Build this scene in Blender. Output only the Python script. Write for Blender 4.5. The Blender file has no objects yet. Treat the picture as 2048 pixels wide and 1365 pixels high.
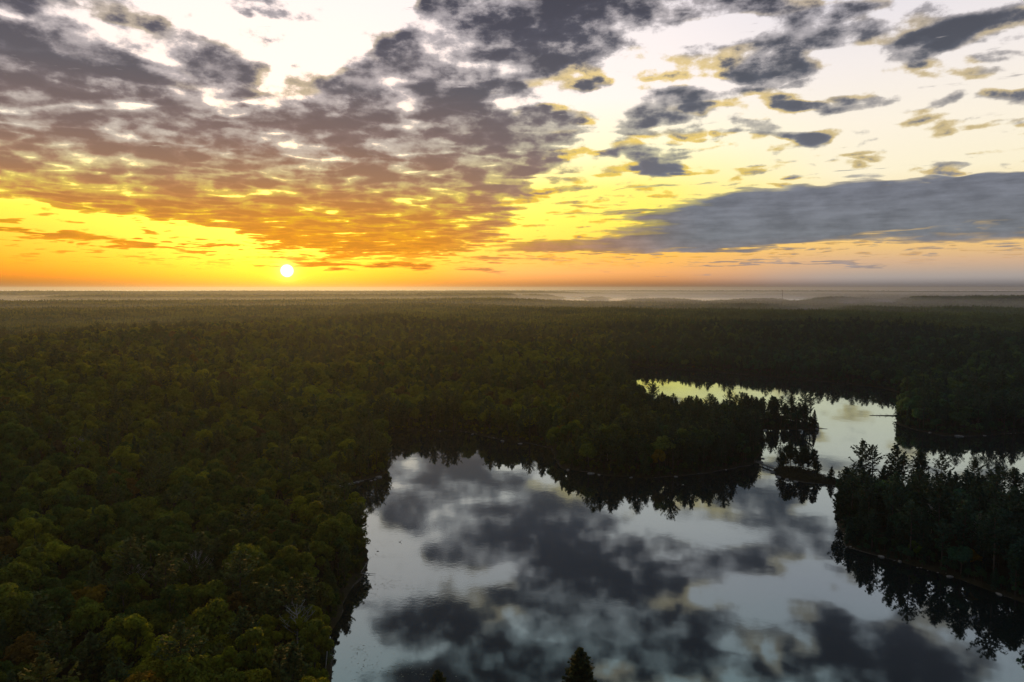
import bpy, bmesh, math, random
import numpy as np
from mathutils import Vector, Matrix, Euler

R = math.radians
sc = bpy.context.scene

# ------------------------------------------------------------------ camera
CAM_H = 100.0            # drone height above the lake, metres
PITCH = 4.42             # degrees below the horizon
cam_data = bpy.data.cameras.new("camera")
cam_data.sensor_width = 36.0
cam_data.lens = 24.0
cam_data.clip_start = 1.0
cam_data.clip_end = 120000.0
cam = bpy.data.objects.new("camera", cam_data)
cam.location = (0, 0, CAM_H)
cam.rotation_euler = (R(90 - PITCH), 0, 0)
sc.collection.objects.link(cam)
sc.camera = cam
sc.render.resolution_x, sc.render.resolution_y = 1024, 682

sc.view_settings.view_transform = 'Standard'
sc.view_settings.look = 'None'
sc.view_settings.exposure = 0.0
sc.view_settings.gamma = 1.0
sc.cycles.use_denoising = True
sc.cycles.max_bounces = 5
sc.cycles.diffuse_bounces = 2
sc.cycles.glossy_bounces = 3
sc.cycles.transmission_bounces = 2
sc.cycles.transparent_max_bounces = 4
sc.cycles.volume_bounces = 2
sc.cycles.sample_clamp_indirect = 6.0

# ------------------------------------------------------------------ survey helpers
# the photograph was used like a survey: a sight line of the camera gives a compass
# direction, and where it meets the lake surface gives a place on the map (metres).
CP, SP = math.cos(R(PITCH)), math.sin(R(PITCH))
def sight(px, py):
    dx, dy = (px - 1024.0) / 1365.33, (682.5 - py) / 1365.33
    v = Vector((dx, CP + dy * SP, dy * CP - SP))
    return v.normalized()
def ae(px, py):
    v = sight(px, py)
    return math.degrees(math.atan2(v.x, v.y)), math.degrees(math.asin(v.z))
def gnd(px, py, z=0.0):
    v = sight(px, py)
    t = (z - CAM_H) / v.z
    return (v.x * t, v.y * t)

SUN_AZ, SUN_EL = ae(574, 542)
LIGHT_EL = SUN_EL + 1.3        # the lamp stands a touch above the visible disc, raised to light the canopy

# ------------------------------------------------------------------ node helpers
def lin(c):
    return tuple(((v / 255.0) / 12.92 if v / 255.0 <= 0.04045 else ((v / 255.0 + 0.055) / 1.055) ** 2.4) for v in c) + (1.0,)

class NG:
    """tiny expression builder for shader nodes"""
    def __init__(self, nt):
        self.nt = nt
    def n(self, typ, **kw):
        nd = self.nt.nodes.new(typ)
        for k, v in kw.items():
            setattr(nd, k, v)
        return nd
    def put(self, sock, val):
        if isinstance(val, bpy.types.NodeSocket):
            self.nt.links.new(val, sock)
        elif val is not None:
            sock.default_value = val
    def m(self, op, a, b=None, c=None, clamp=False):
        nd = self.n('ShaderNodeMath', operation=op, use_clamp=clamp)
        self.put(nd.inputs[0], a)
        if b is not None: self.put(nd.inputs[1], b)
        if c is not None: self.put(nd.inputs[2], c)
        return nd.outputs[0]
    def add(self, a, b): return self.m('ADD', a, b)
    def sub(self, a, b): return self.m('SUBTRACT', a, b)
    def mul(self, a, b): return self.m('MULTIPLY', a, b)
    def mad(self, a, b, c): return self.m('MULTIPLY_ADD', a, b, c)
    def ss(self, v, lo, hi, a=0.0, b=1.0):
        nd = self.n('ShaderNodeMapRange', interpolation_type='SMOOTHSTEP')
        self.put(nd.inputs[0], v)
        nd.inputs[1].default_value, nd.inputs[2].default_value = lo, hi
        nd.inputs[3].default_value, nd.inputs[4].default_value = a, b
        return nd.outputs[0]
    def lr(self, v, lo, hi, a=0.0, b=1.0):
        nd = self.n('ShaderNodeMapRange')
        self.put(nd.inputs[0], v)
        nd.inputs[1].default_value, nd.inputs[2].default_value = lo, hi
        nd.inputs[3].default_value, nd.inputs[4].default_value = a, b
        return nd.outputs[0]
    def xyz(self, x, y, z=0.0):
        nd = self.n('ShaderNodeCombineXYZ')
        for i, v in enumerate((x, y, z)): self.put(nd.inputs[i], v)
        return nd.outputs[0]
    def vm(self, op, a, b=None, scale=None):
        nd = self.n('ShaderNodeVectorMath', operation=op)
        self.put(nd.inputs[0], a)
        if b is not None: self.put(nd.inputs[1], b)
        if scale is not None: self.put(nd.inputs[3], scale)
        return nd
    def noise(self, vec, scale, detail=3.0, rough=0.5, dist=0.0, dim='2D', color=False, lac=2.0):
        nd = self.n('ShaderNodeTexNoise', noise_dimensions=dim)
        self.put(nd.inputs['Vector'], vec)
        nd.inputs['Scale'].default_value = scale
        nd.inputs['Detail'].default_value = detail
        nd.inputs['Roughness'].default_value = rough
        nd.inputs['Lacunarity'].default_value = lac
        nd.inputs['Distortion'].default_value = dist
        return nd.outputs['Color' if color else 'Fac']
    def ramp(self, fac, stops, interp='LINEAR'):
        nd = self.n('ShaderNodeValToRGB')
        cr = nd.color_ramp
        cr.interpolation = interp
        while len(cr.elements) < len(stops): cr.elements.new(0.5)
        for e, (p, c) in zip(cr.elements, stops):
            e.position = p; e.color = c
        self.put(nd.inputs[0], fac)
        return nd.outputs[0]
    def mix(self, f, a, b, blend='MIX'):
        nd = self.n('ShaderNodeMix', data_type='RGBA', blend_type=blend)
        self.put(nd.inputs[0], f); self.put(nd.inputs[6], a); self.put(nd.inputs[7], b)
        return nd.outputs[2]

# ------------------------------------------------------------------ sky
world = bpy.data.worlds.new("World")
sc.world = world
world.use_nodes = True
wt = world.node_tree
wt.nodes.clear()
g = NG(wt)
tc = g.n('ShaderNodeTexCoord')
D = tc.outputs['Generated']
sep = g.n('ShaderNodeSeparateXYZ'); g.put(sep.inputs[0], D)
X, Y, Z = sep.outputs
A = g.mul(g.m('ARCTAN2', X, Y), 57.29578)
E = g.mul(g.m('ARCSINE', Z), 57.29578)
AE = g.xyz(A, E)
# point on the cloud deck seen in this direction (units of the deck's height)
zz = g.m('MAXIMUM', g.add(Z, 0.045), 0.02)
PX_, PY_ = g.m('DIVIDE', X, zz), g.m('DIVIDE', Y, zz)
P = g.xyz(PX_, PY_)
sunv = Vector((math.sin(R(SUN_AZ)) * math.cos(R(SUN_EL)), math.cos(R(SUN_AZ)) * math.cos(R(SUN_EL)), math.sin(R(SUN_EL))))
gam = g.mul(g.m('ARCCOSINE', g.m('MINIMUM', g.vm('DOT_PRODUCT', D, tuple(sunv)).outputs['Value'], 0.999999)), 57.29578)

def blob(acc, cx, cy, rx, ry, rot, amp, inner=0.30, mirror=False):
    """one cloud bank (or gap) at the compass direction / height read from the photograph"""
    a0, e0 = ae(cx, cy)
    a1, e1 = ae(cx + 20, cy); a2, e2 = ae(cx, cy - 20)
    if mirror: e0, e1, e2 = -e0 + 0.8, -e1 + 0.8, -e2 + 0.8
    sa = math.hypot(a1 - a0, e1 - e0) / 20; se = abs(e2 - e0) / 20
    tilt = math.degrees(math.atan2(e1 - e0, a1 - a0))
    mp = g.n('ShaderNodeMapping', vector_type='TEXTURE')
    g.put(mp.inputs['Vector'], WAE if acc is None else g.xyz(WA, WE, g.mul(acc, 1e-6)))   # in sequence: keeps the shader small
    mp.inputs['Location'].default_value = (a0, e0, 0)
    mp.inputs['Rotation'].default_value = (0, 0, R(rot + tilt))
    mp.inputs['Scale'].default_value = (rx * sa, ry * se, 1)
    ln = g.vm('LENGTH', mp.outputs[0]).outputs['Value']
    f = g.ss(ln, inner, 1.25, amp, 0.0)
    return f if acc is None else g.add(acc, f)

# warp so that banks have ragged outlines
wn = g.noise(P, 0.9, 3.0, 0.6, color=True)
wsep = g.n('ShaderNodeSeparateXYZ'); g.put(wsep.inputs[0], wn)
hscale = g.lr(E, 0.0, 22.0, 0.25, 1.0)
WA = g.mad(g.sub(wsep.outputs[0], 0.5), g.mul(hscale, 7.0), A)
WE = g.mad(g.sub(wsep.outputs[1], 0.5), g.mul(hscale, 4.5), E)
WAE = g.xyz(WA, WE)

# ---- altocumulus deck: amount of cloud
cov = None
PLUS = [  # cx, cy, rx, ry, rot, amp
    (40, 130, 340, 230, 0, .85), (230, 250, 330, 160, -8, .55), (150, 350, 420, 70, -6, .7),
    (420, 120, 130, 85, -35, .75), (470, 330, 300, 110, 0, .75), (600, 420, 380, 75, -4, .9), (760, 470, 240, 60, 0, .7),
    (760, 170, 160, 90, 25, .8), (860, 290, 280, 150, 0, .75), (880, 160, 200, 75, 10, .6),
    (760, 380, 250, 90, 0, .75), (700, 300, 480, 190, 0, .34), (300, 310, 480, 120, 0, .30), (620, 470, 330, 26, 0, .35), (930, 430, 130, 40, 0, .6), (830, 480, 200, 22, 0, .6),
    (1130, 60, 330, 75, 12, 1.0), (1000, 0, 200, 45, 10, .5), (1450, -20, 260, 50, 5, .6),
    (540, 5, 120, 26, 0, .55), (1100, 230, 100, 40, 5, .55), (1120, 130, 170, 45, 0, .5),
    (1590, 80, 190, 52, 5, .85), (1520, 145, 130, 38, -4, .85), (1700, 5, 110, 26, 10, .7),
    (1900, 70, 170, 36, 18, .75), (1830, 115, 90, 26, 28, .6), (2020, 115, 90, 22, 0, .6),
    (1330, 215, 130, 50, 12, .75), (1250, 240, 60, 28, 20, .5), (1480, 185, 90, 12, 0, .42),
    (1690, 208, 120, 20, 6, .8), (1590, 210, 60, 12, -4, .5), (1530, 258, 120, 20, -8, .8),
    (1620, 285, 40, 22, 0, .8), (1290, 305, 105, 30, -14, .8), (1320, 338, 80, 14, -6, .6),
    (1870, 200, 50, 20, 0, .55), (2010, 205, 90, 18, 0, .45), (1060, 290, 120, 30, 0, .5),
    (1130, 370, 60, 22, 0, .38), (1050, 340, 70, 22, 0, .5), (1000, 380, 60, 20, 0, .5),
    (1100, 330, 50, 14, 0, .4), (1420, 278, 50, 10, 0, .4), (1370, 180, 60, 16, 0, .4),
]
# above the frame: read from the lake, which mirrors that part of the sky
MIRROR = [(1220, 1125, 240, 70, -8, .95), (1200, 1270, 330, 100, 0, .9), (840, 1045, 150, 40, 0, .75), (1480, 960, 90, 24, 0, .3), (1850, 1240, 120, 60, 0, .45), (960, 1085, 160, 34, -10, .7), (830, 1215, 120, 55, 0, .8),
    (1560, 1085, 110, 34, 0, .75), (1750, 1290, 160, 60, 12, .75), (1600, 1330, 200, 60, 0, .7), (900, 1340, 200, 50, 0, .8), (1000, 1170, 110, 30, 0, .45), (1650, 1215, 80, 24, 25, .5),
    (1900, 1300, 160, 50, 0, .4), (1690, 1250, 190, 36, 14, .55), (1420, 1215, 90, 34, 0, .55), (1330, 1010, 120, 22, 0, .35), (1800, 1060, 120, 60, 0, .5), (300, 1200, 300, 120, 0, .6),
    (800, 1112, 80, 36, 12, -.7), (1600, 1150, 120, 40, 30, -.6), (930, 1135, 90, 16, 5, -.6), (1440, 1040, 110, 26, 10, -.5), (1200, 1310, 50, 26, 0, -.45), (1520, 1300, 24, 40, 0, -.5), (750, 1290, 60, 30, 0, -.3)]
MINUS = [
    (560, 90, 125, 62, -10, -.9), (380, 25, 110, 42, -25, -.8), (700, 50, 130, 40, 15, -.75), (560, 165, 90, 28, 0, -.6),
    (610, 200, 70, 20, 0, -.25), (500, 205, 90, 12, 0, -.25), (120, 442, 330, 26, -5, -.9), (420, 470, 220, 16, -3, -.8),
    (980, 330, 70, 26, 0, -.25), (1010, 200, 40, 50, -20, -.2),
    (1230, 150, 60, 14, 0, -.4),
]
for b in PLUS + MINUS:
    cov = blob(cov, *b)
for b in MIRROR:
    cov = blob(cov, *b, mirror=True)
behind = g.ss(g.m('ABSOLUTE', A), 50.0, 80.0, 0.0, 0.55)
zen = g.ss(E, 33.0, 50.0, 0.0, 0.55)
cov = g.m('MINIMUM', g.add(g.mul(g.add(g.add(cov, behind), zen), 1.08), 0.03), 0.95)
cov = g.m('MAXIMUM', cov, -0.2)

Pw = g.vm('ADD', P, g.vm('MULTIPLY', g.vm('SUBTRACT', g.noise(P, 1.7, 1.0, 0.5, color=True), (0.5, 0.5, 0.5)).outputs[0], (0.30, 0.30, 0.0)).outputs[0]).outputs[0]
n_main = g.noise(Pw, 2.7, 1.6, 0.55)
offs = (sunv.x * 0.10, sunv.y * 0.10, 0.0)
n_sun = g.noise(g.vm('ADD', Pw, offs).outputs[0], 2.9, 1.0, 0.5)
n_c = g.noise(g.vm('ADD', Pw, (7.3, 2.1, 0)).outputs[0], 3.2, 0.8, 0.5)
cells = g.m('MINIMUM', g.mul(g.m('ABSOLUTE', g.sub(n_c, 0.5)), 6.0), 1.0)
n_fine = g.noise(g.xyz(g.mul(A, 0.40), g.mul(E, 0.78)), 1.0, 5.0, 0.60)
nn = g.add(g.mad(n_main, 1.15, -0.575), g.add(g.mad(n_fine, 0.95, -0.475), g.mad(cells, 0.24, 0.34)))
lump = g.mad(cov, 0.56, nn)            # ~0.3 .. 1.1
cl = g.ss(lump, 0.56, 0.78)
thick = g.ss(lump, 0.62, 1.06)
cl = g.mul(cl, g.ss(E, 1.2, 3.0))
lit = g.ss(g.sub(n_main, n_sun), -0.04, 0.14)    # sunward, lower edges

# ---- stratus bank on the right and bars near the horizon
SV = g.xyz(g.mul(A, 0.07), g.mul(E, 0.9))
sn = g.noise(SV, 1.0, 5.0, 0.55)
sn2 = g.noise(g.xyz(g.mul(A, 0.30), g.mul(E, 2.2)), 1.0, 4.0, 0.6)
bank = None
for b in [
    (1850, 425, 620, 66, 3.0, 1.1), (1480, 445, 330, 46, 5.0, .8), (1290, 490, 340, 20, 1.5, .9), (1700, 385, 380, 26, 4, .7), (1980, 400, 260, 45, 3, .5),
    (1130, 540, 420, 12, 0, .30), (1100, 520, 170, 7, 0, .45),
    (80, 468, 130, 8, -2, .75), (300, 485, 170, 7, -3, .62), (700, 525, 230, 22, 0, .42), (120, 412, 80, 6, -5, .8), (20, 440, 50, 6, 0, .5),
    (800, 500, 220, 12, 0, .3), (1560, 528, 300, 3.5, .3, .42), (1260, 400, 90, 4, 6, .3), (1200, 430, 120, 5, 4, .4), (1320, 375, 120, 4, 5, .4),
    (1750, 338, 130, 4, 0, .40), (1950, 352, 120, 6, 0, .5), (1900, 455, 260, 4, 4, -.42), (1990, 440, 90, 5, 6, -.45), (1600, 497, 190, 3, 4, -.3), (1230, 517, 120, 4, 0, -.5)]:
    bank = blob(bank, *b, inner=0.5)
blump = g.add(bank, g.add(g.mul(g.sub(sn, 0.5), 0.95), g.mul(g.sub(sn2, 0.5), 1.15)))
bk = g.ss(blump, 0.30, 0.56)
bthick = g.ss(blump, 0.40, 1.0)

# ---- colours of clear air
def er(stops):   # elevation ramp, E 0..30 deg
    return g.ramp(g.lr(E, 0.0, 30.0), [(max(0, min(1, e / 30.0)), lin(c)) for e, c in stops])
wob = g.mul(g.sub(g.noise(AE, 0.08, 2.0, 0.5), 0.5), 6.0)
Aw = g.add(A, wob)
clrL = er([(0, (120, 74, 36)), (0.5, (132, 72, 22)), (1.0, (186, 98, 14)), (2.0, (238, 138, 4)), (4.0, (252, 184, 0)), (5.6, (254, 222, 14)), (7.5, (255, 242, 110)), (10.5, (255, 246, 226)), (15, (255, 240, 236)), (24, (250, 238, 240)), (30, (225, 238, 242))])
clrM = er([(0, (150, 100, 72)), (.6, (190, 130, 86)), (1.3, (228, 162, 104)), (2.6, (238, 178, 84)), (3.6, (246, 200, 66)), (5.6, (253, 232, 72)), (8, (255, 236, 100)), (11, (254, 246, 200)), (15, (254, 242, 236)), (23, (246, 236, 240)), (30, (220, 238, 242))])
clrR = er([(0, (140, 148, 158)), (1.0, (168, 160, 156)), (2.0, (206, 172, 144)), (3.3, (236, 192, 122)), (5.2, (238, 208, 140)), (8.5, (248, 236, 206)), (12, (250, 238, 220)), (16, (244, 234, 230)), (22, (226, 220, 230)), (30, (212, 230, 236))])
clr = g.mix(g.ss(Aw, -12.0, 4.0), clrL, clrM)
clr = g.mix(g.ss(Aw, 10.0, 28.0), clr, clrR)
far_c = er([(0, (100, 112, 134)), (6, (128, 138, 160)), (14, (138, 156, 182)), (30, (140, 168, 196))])
clr = g.mix(g.ss(g.m('ABSOLUTE', g.sub(A, SUN_AZ)), 60.0, 110.0), clr, far_c)

# ---- colours of cloud
cldL = er([(0, (226, 140, 70)), (2.0, (244, 152, 34)), (4.2, (240, 156, 48)), (6.0, (218, 146, 70)), (8.5, (178, 136, 106)), (11.5, (142, 120, 114)), (15.5, (112, 107, 113)), (20, (90, 89, 101)), (30, (58, 60, 68))])
cldR = er([(0, (158, 150, 152)), (2.0, (152, 142, 142)), (4.0, (124, 128, 134)), (8.0, (124, 127, 138)), (12, (112, 114, 124)), (16, (96, 99, 109)), (21, (84, 84, 95)), (30, (58, 60, 70))])
cld = g.mix(g.ss(Aw, -8.0, 16.0), cldL, cldR)
cld = g.mix(g.ss(g.m('ABSOLUTE', g.sub(A, SUN_AZ)), 60.0, 110.0), cld, lin((86, 90, 104)))
thin_c = g.mix(0.50, cld, clr)
cbody = g.mix(thick, thin_c, cld)
cbody = g.mix(g.ss(g.mad(n_fine, 0.5, g.mul(n_main, 0.5)), 0.56, 0.40, 0.0, 0.22), cbody, clr)
deep = g.ss(lump, 0.95, 1.25, 1.0, 0.84)
cbody = g.vm('SCALE', cbody, scale=deep).outputs[0]
gold = g.ramp(g.lr(E, 0, 30), [(0, lin((255, 170, 20))), (.3, lin((255, 216, 84))), (.6, lin((255, 224, 150))), (1, lin((238, 208, 168)))])
small = g.ss(cov, 1.0, 0.45)
goldf = g.mul(g.mul(lit, g.ss(thick, 1.0, 0.35)), g.mul(small, g.mul(g.ss(Aw, -8.0, 4.0, 0.3, 0.85), g.ss(A, 10.0, 28.0, 1.0, 0.45))))
goldf = g.mul(goldf, g.mul(g.ss(A, 36.0, 50.0, 1.0, 0.0), g.ss(E, 15.0, 21.0, 1.0, 0.6)))
cbody = g.mix(goldf, cbody, gold)
skyc = g.mix(cl, clr, cbody)
bcol = g.mix(bthick, g.mix(0.5, cld, clr), cld)
bcol = g.vm('SCALE', bcol, scale=g.lr(g.mad(n_fine, 0.5, g.mul(sn2, 0.5)), 0.36, 0.64, 0.76, 1.12)).outputs[0]
skyc = g.mix(bk, skyc, bcol)

# ---- sun, aureole, dull below the horizon
glow = g.m('EXPONENT', g.mul(gam, -1 / 1.3))
glow2 = g.m('EXPONENT', g.mul(gam, -1 / 4.0))
skyc = g.mix(g.m('MULTIPLY', glow2, 0.40, clamp=True), skyc, lin((255, 160, 10)))
skyc = g.mix(g.m('MULTIPLY', glow, 0.95, clamp=True), skyc, (1.1, 0.40, 0.004, 1))
skyc = g.mix(g.m('MULTIPLY', g.m('EXPONENT', g.mul(gam, -1 / 0.38)), 1.6, clamp=True), skyc, (2.6, 1.7, 0.35, 1))
disc = g.ss(gam, 0.54, 0.34)
skyc = g.mix(disc, skyc, (7.0, 5.6, 3.6, 1))
low = g.ss(E, 0.9, -0.3)
skyc = g.mix(low, skyc, lin((44, 40, 42)))

ns = g.n('ShaderNodeTexSky', sky_type='NISHITA')
ns.sun_disc = False
ns.sun_elevation = R(LIGHT_EL); ns.sun_rotation = R(SUN_AZ)
ns.air_density = 1.0; ns.dust_density = 2.0
bg1 = g.n('ShaderNodeBackground'); g.put(bg1.inputs[0], g.mix(g.m('MAXIMUM', cl, bk), ns.outputs[0], (0, 0, 0, 1))); bg1.inputs[1].default_value = 0.05   # cloud hides the blue air behind it
bg2 = g.n('ShaderNodeBackground'); g.put(bg2.inputs[0], skyc); bg2.inputs[1].default_value = 0.95
ad = g.n('ShaderNodeAddShader')
wt.links.new(bg1.outputs[0], ad.inputs[0]); wt.links.new(bg2.outputs[0], ad.inputs[1])
wo = g.n('ShaderNodeOutputWorld'); wt.links.new(ad.outputs[0], wo.inputs[0])
world.cycles.sampling_method = 'MANUAL'
world.cycles.sample_map_resolution = 1024

# ------------------------------------------------------------------ sun
sd = bpy.data.lights.new("sun", 'SUN')
sd.energy = 3.2
sd.angle = R(0.6)
sd.color = (1.0, 0.52, 0.12)
so = bpy.data.objects.new("sun", sd)
lampv = Vector((math.sin(R(SUN_AZ)) * math.cos(R(LIGHT_EL)), math.cos(R(SUN_AZ)) * math.cos(R(LIGHT_EL)), math.sin(R(LIGHT_EL))))
so.rotation_euler = lampv.to_track_quat('Z', 'Y').to_euler()
so.location = (-200, 400, 300)
sc.collection.objects.link(so)

# ------------------------------------------------------------------ object helpers
col = sc.collection
def tag(o, label=None, cat=None, group=None, kind=None):
    if label: o["label"] = label
    if cat: o["category"] = cat
    if group: o["group"] = group
    if kind: o["kind"] = kind
    return o
def link(name, me, parent=None, mats=()):
    o = bpy.data.objects.new(name, me)
    col.objects.link(o)
    for m_ in mats:
        if m_.name not in [x.name for x in me.materials if x]: me.materials.append(m_)
    if parent is not None: o.parent = parent
    return o
def empty(name, loc=(0, 0, 0), rz=0.0):
    o = bpy.data.objects.new(name, None)
    o.empty_display_size = 1.0
    o.location = loc; o.rotation_euler = (0, 0, rz)
    col.objects.link(o)
    return o
def mesh_np(name, V, F, mat_idx=None, smooth=False):
    """V (n,3) float, F list of index arrays, each (m,k)"""
    me = bpy.data.meshes.new(name)
    V = np.asarray(V, np.float32)
    loops = np.concatenate([f.reshape(-1) for f in F]).astype(np.int32)
    tot = np.concatenate([np.full(len(f), f.shape[1], np.int32) for f in F])
    start = np.concatenate([[0], np.cumsum(tot)[:-1]]).astype(np.int32)
    me.vertices.add(len(V)); me.vertices.foreach_set("co", V.reshape(-1))
    me.loops.add(len(loops)); me.loops.foreach_set("vertex_index", loops)
    me.polygons.add(len(tot)); me.polygons.foreach_set("loop_start", start); me.polygons.foreach_set("loop_total", tot)
    if mat_idx is not None: me.polygons.foreach_set("material_index", np.asarray(mat_idx, np.int32))
    me.polygons.foreach_set("use_smooth", np.full(len(tot), smooth))
    me.update(); me.validate()
    return me
class MB:
    """collects tapered tubes, boxes and lumps into one mesh"""
    def __init__(self): self.V = []; self.Q = []; self.T = []; self.n = 0
    def _add(self, v, q=None, t=None):
        if q is not None: self.Q.append(np.asarray(q) + self.n)
        if t is not None: self.T.append(np.asarray(t) + self.n)
        self.V.append(np.asarray(v, float)); self.n += len(v)
    def tube(self, pts, rad, k=6):
        pts = [Vector(p) for p in pts]; ring = []
        for i, p in enumerate(pts):
            d = (pts[min(i + 1, len(pts) - 1)] - pts[max(i - 1, 0)]).normalized()
            u = d.cross(Vector((0.13, 0.97, 0.2))); u = u.normalized() if u.length > .05 else d.cross(Vector((1, 0, 0))).normalized()
            w = d.cross(u)
            for j in range(k):
                a = 2 * math.pi * j / k
                ring.append(p + (u * math.cos(a) + w * math.sin(a)) * rad[i])
        q = [[i * k + j, i * k + (j + 1) % k, (i + 1) * k + (j + 1) % k, (i + 1) * k + j] for i in range(len(pts) - 1) for j in range(k)]
        t = []
        for base, flip in ((0, True), ((len(pts) - 1) * k, False)):
            for j in range(1, k - 1):
                t.append([base, base + j + 1, base + j] if flip else [base, base + j, base + j + 1])
        self._add([tuple(r) for r in ring], q, t)
    def box(self, c, s, rz=0.0, mat=None):
        x, y, z = (v / 2 for v in s)
        v = [(-x, -y, -z), (x, -y, -z), (x, y, -z), (-x, y, -z), (-x, -y, z), (x, -y, z), (x, y, z), (-x, y, z)]
        cr, sr = math.cos(rz), math.sin(rz)
        v = [(c[0] + a * cr - b * sr, c[1] + a * sr + b * cr, c[2] + d) for a, b, d in v]
        if mat is not None: v = [tuple(mat @ Vector(p)) for p in v]
        self._add(v, [[0, 3, 2, 1], [4, 5, 6, 7], [0, 1, 5, 4], [1, 2, 6, 5], [2, 3, 7, 6], [3, 0, 4, 7]])
    def lump(self, c, s, seed, sub=2, rough=0.25):
        bm = bmesh.new(); bmesh.ops.create_icosphere(bm, subdivisions=sub, radius=1.0)
        rnd = random.Random(seed); ax = [Vector((rnd.gauss(0, 1), rnd.gauss(0, 1), rnd.gauss(0, 1))).normalized() for _ in range(7)]
        am = [rnd.uniform(-1, 1) for _ in ax]
        v = []
        for p in bm.verts:
            d = p.co.normalized(); f = 1 + rough * sum(a * max(0, d.dot(b)) ** 3 for a, b in zip(am, ax)) + rnd.uniform(-.05, .05)
            v.append((c[0] + d.x * s[0] * f, c[1] + d.y * s[1] * f, c[2] + d.z * s[2] * f))
        t = [[q.index for q in f_.verts] for f_ in bm.faces]
        bm.free(); self._add(v, None, t)
    def mesh(self, name, smooth=False):
        F = []
        if self.Q: F.append(np.concatenate(self.Q))
        if self.T: F.append(np.concatenate(self.T))
        return mesh_np(name, np.concatenate(self.V), F, smooth=smooth)

# ------------------------------------------------------------------ materials
def new_mat(name):
    m_ = bpy.data.materials.new(name); m_.use_nodes = True; nt = m_.node_tree; nt.nodes.clear()
    return m_, NG(nt)
def finish(gm, shader, vol=None):
    o = gm.n('ShaderNodeOutputMaterial')
    if shader is not None: gm.nt.links.new(shader, o.inputs['Surface'])
    if vol is not None: gm.nt.links.new(vol, o.inputs['Volume'])
def princ(gm, base, rough=0.8, spec=0.3, normal=None):
    p = gm.n('ShaderNodeBsdfPrincipled')
    gm.put(p.inputs['Base Color'], base); gm.put(p.inputs['Roughness'], rough); gm.put(p.inputs['Specular IOR Level'], spec)
    if normal is not None: gm.put(p.inputs['Normal'], normal)
    return p.outputs[0]

def leaf_material(name, sc_leaf, transl):
    m_, q = new_mat(name)
    at = q.n('ShaderNodeAttribute', attribute_type='INSTANCER', attribute_name='tint')
    oi = q.n('ShaderNodeObjectInfo')
    t = q.n('ShaderNodeTexCoord')
    nz = q.noise(t.outputs['Object'], sc_leaf, 2.0, 0.6, dim='3D')
    v = q.lr(nz, 0.3, 0.7, 0.62, 1.45)
    c = q.vm('SCALE', at.outputs['Color'], scale=v).outputs[0]
    warm = q.vm('MULTIPLY', c, (1.35, 1.12, 0.7)).outputs[0]
    c = q.mix(q.lr(q.noise(t.outputs['Object'], sc_leaf * 0.4, 1.0, 0.5, dim='3D'), .4, .7), c, warm)
    d = princ(q, c, 0.8, 0.06)
    tr = q.n('ShaderNodeBsdfTranslucent'); q.put(tr.inputs[0], q.vm('MULTIPLY', c, (1.3, 1.25, 0.6)).outputs[0])
    mx = q.n('ShaderNodeMixShader'); mx.inputs[0].default_value = transl
    q.nt.links.new(d, mx.inputs[1]); q.nt.links.new(tr.outputs[0], mx.inputs[2])
    finish(q, mx.outputs[0])
    return m_
M_leaf = leaf_material("broad leaves", 0.9, 0.48)
M_needle = leaf_material("pine needles", 1.1, 0.22)

m_, q = new_mat("bark"); t = q.n('ShaderNodeTexCoord')
finish(q, princ(q, q.ramp(q.noise(t.outputs['Object'], 3.0, 3, .6, dim='3D'), [(.3, (.035, .028, .022, 1)), (.7, (.10, .085, .07, 1))]), .95, .1)); M_bark = m_
m_, q = new_mat("dead pale wood"); t = q.n('ShaderNodeTexCoord')
finish(q, princ(q, q.ramp(q.noise(t.outputs['Object'], 2.0, 3, .6, dim='3D'), [(.3, (.22, .20, .18, 1)), (.7, (.50, .47, .43, 1))]), .9, .1)); M_dead = m_
m_, q = new_mat("weathered timber"); t = q.n('ShaderNodeTexCoord')
finish(q, princ(q, q.ramp(q.noise(t.outputs['Object'], 2.5, 3, .6, dim='3D'), [(.3, (.05, .045, .04, 1)), (.7, (.14, .13, .12, 1))]), .85, .2)); M_wood = m_
m_, q = new_mat("granite"); t = q.n('ShaderNodeTexCoord')
finish(q, princ(q, q.ramp(q.noise(t.outputs['Object'], 1.3, 4, .65, dim='3D'), [(.3, (.09, .085, .08, 1)), (.7, (.27, .25, .23, 1))]), .85, .2)); M_rock = m_
m_, q = new_mat("galvanised steel"); t = q.n('ShaderNodeTexCoord')
finish(q, princ(q, q.ramp(q.noise(t.outputs['Object'], .3, 2, .6, dim='3D'), [(.3, (.05, .05, .055, 1)), (.7, (.09, .09, .095, 1))]), .5, .5)); M_steel = m_
m_, q = new_mat("lily leaf"); t = q.n('ShaderNodeTexCoord')
finish(q, princ(q, q.ramp(q.noise(t.outputs['Object'], .5, 2, .6, dim='3D'), [(.3, (.03, .05, .02, 1)), (.7, (.08, .09, .04, 1))]), .4, .4)); M_lily = m_
m_, q = new_mat("heath"); t = q.n('ShaderNodeTexCoord')
finish(q, princ(q, q.ramp(q.noise(t.outputs['Object'], .7, 4, .65, dim='3D'), [(.3, (.015, .018, .008, 1)), (.7, (.06, .05, .022, 1))]), .9, .1)); M_heath = m_

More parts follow.
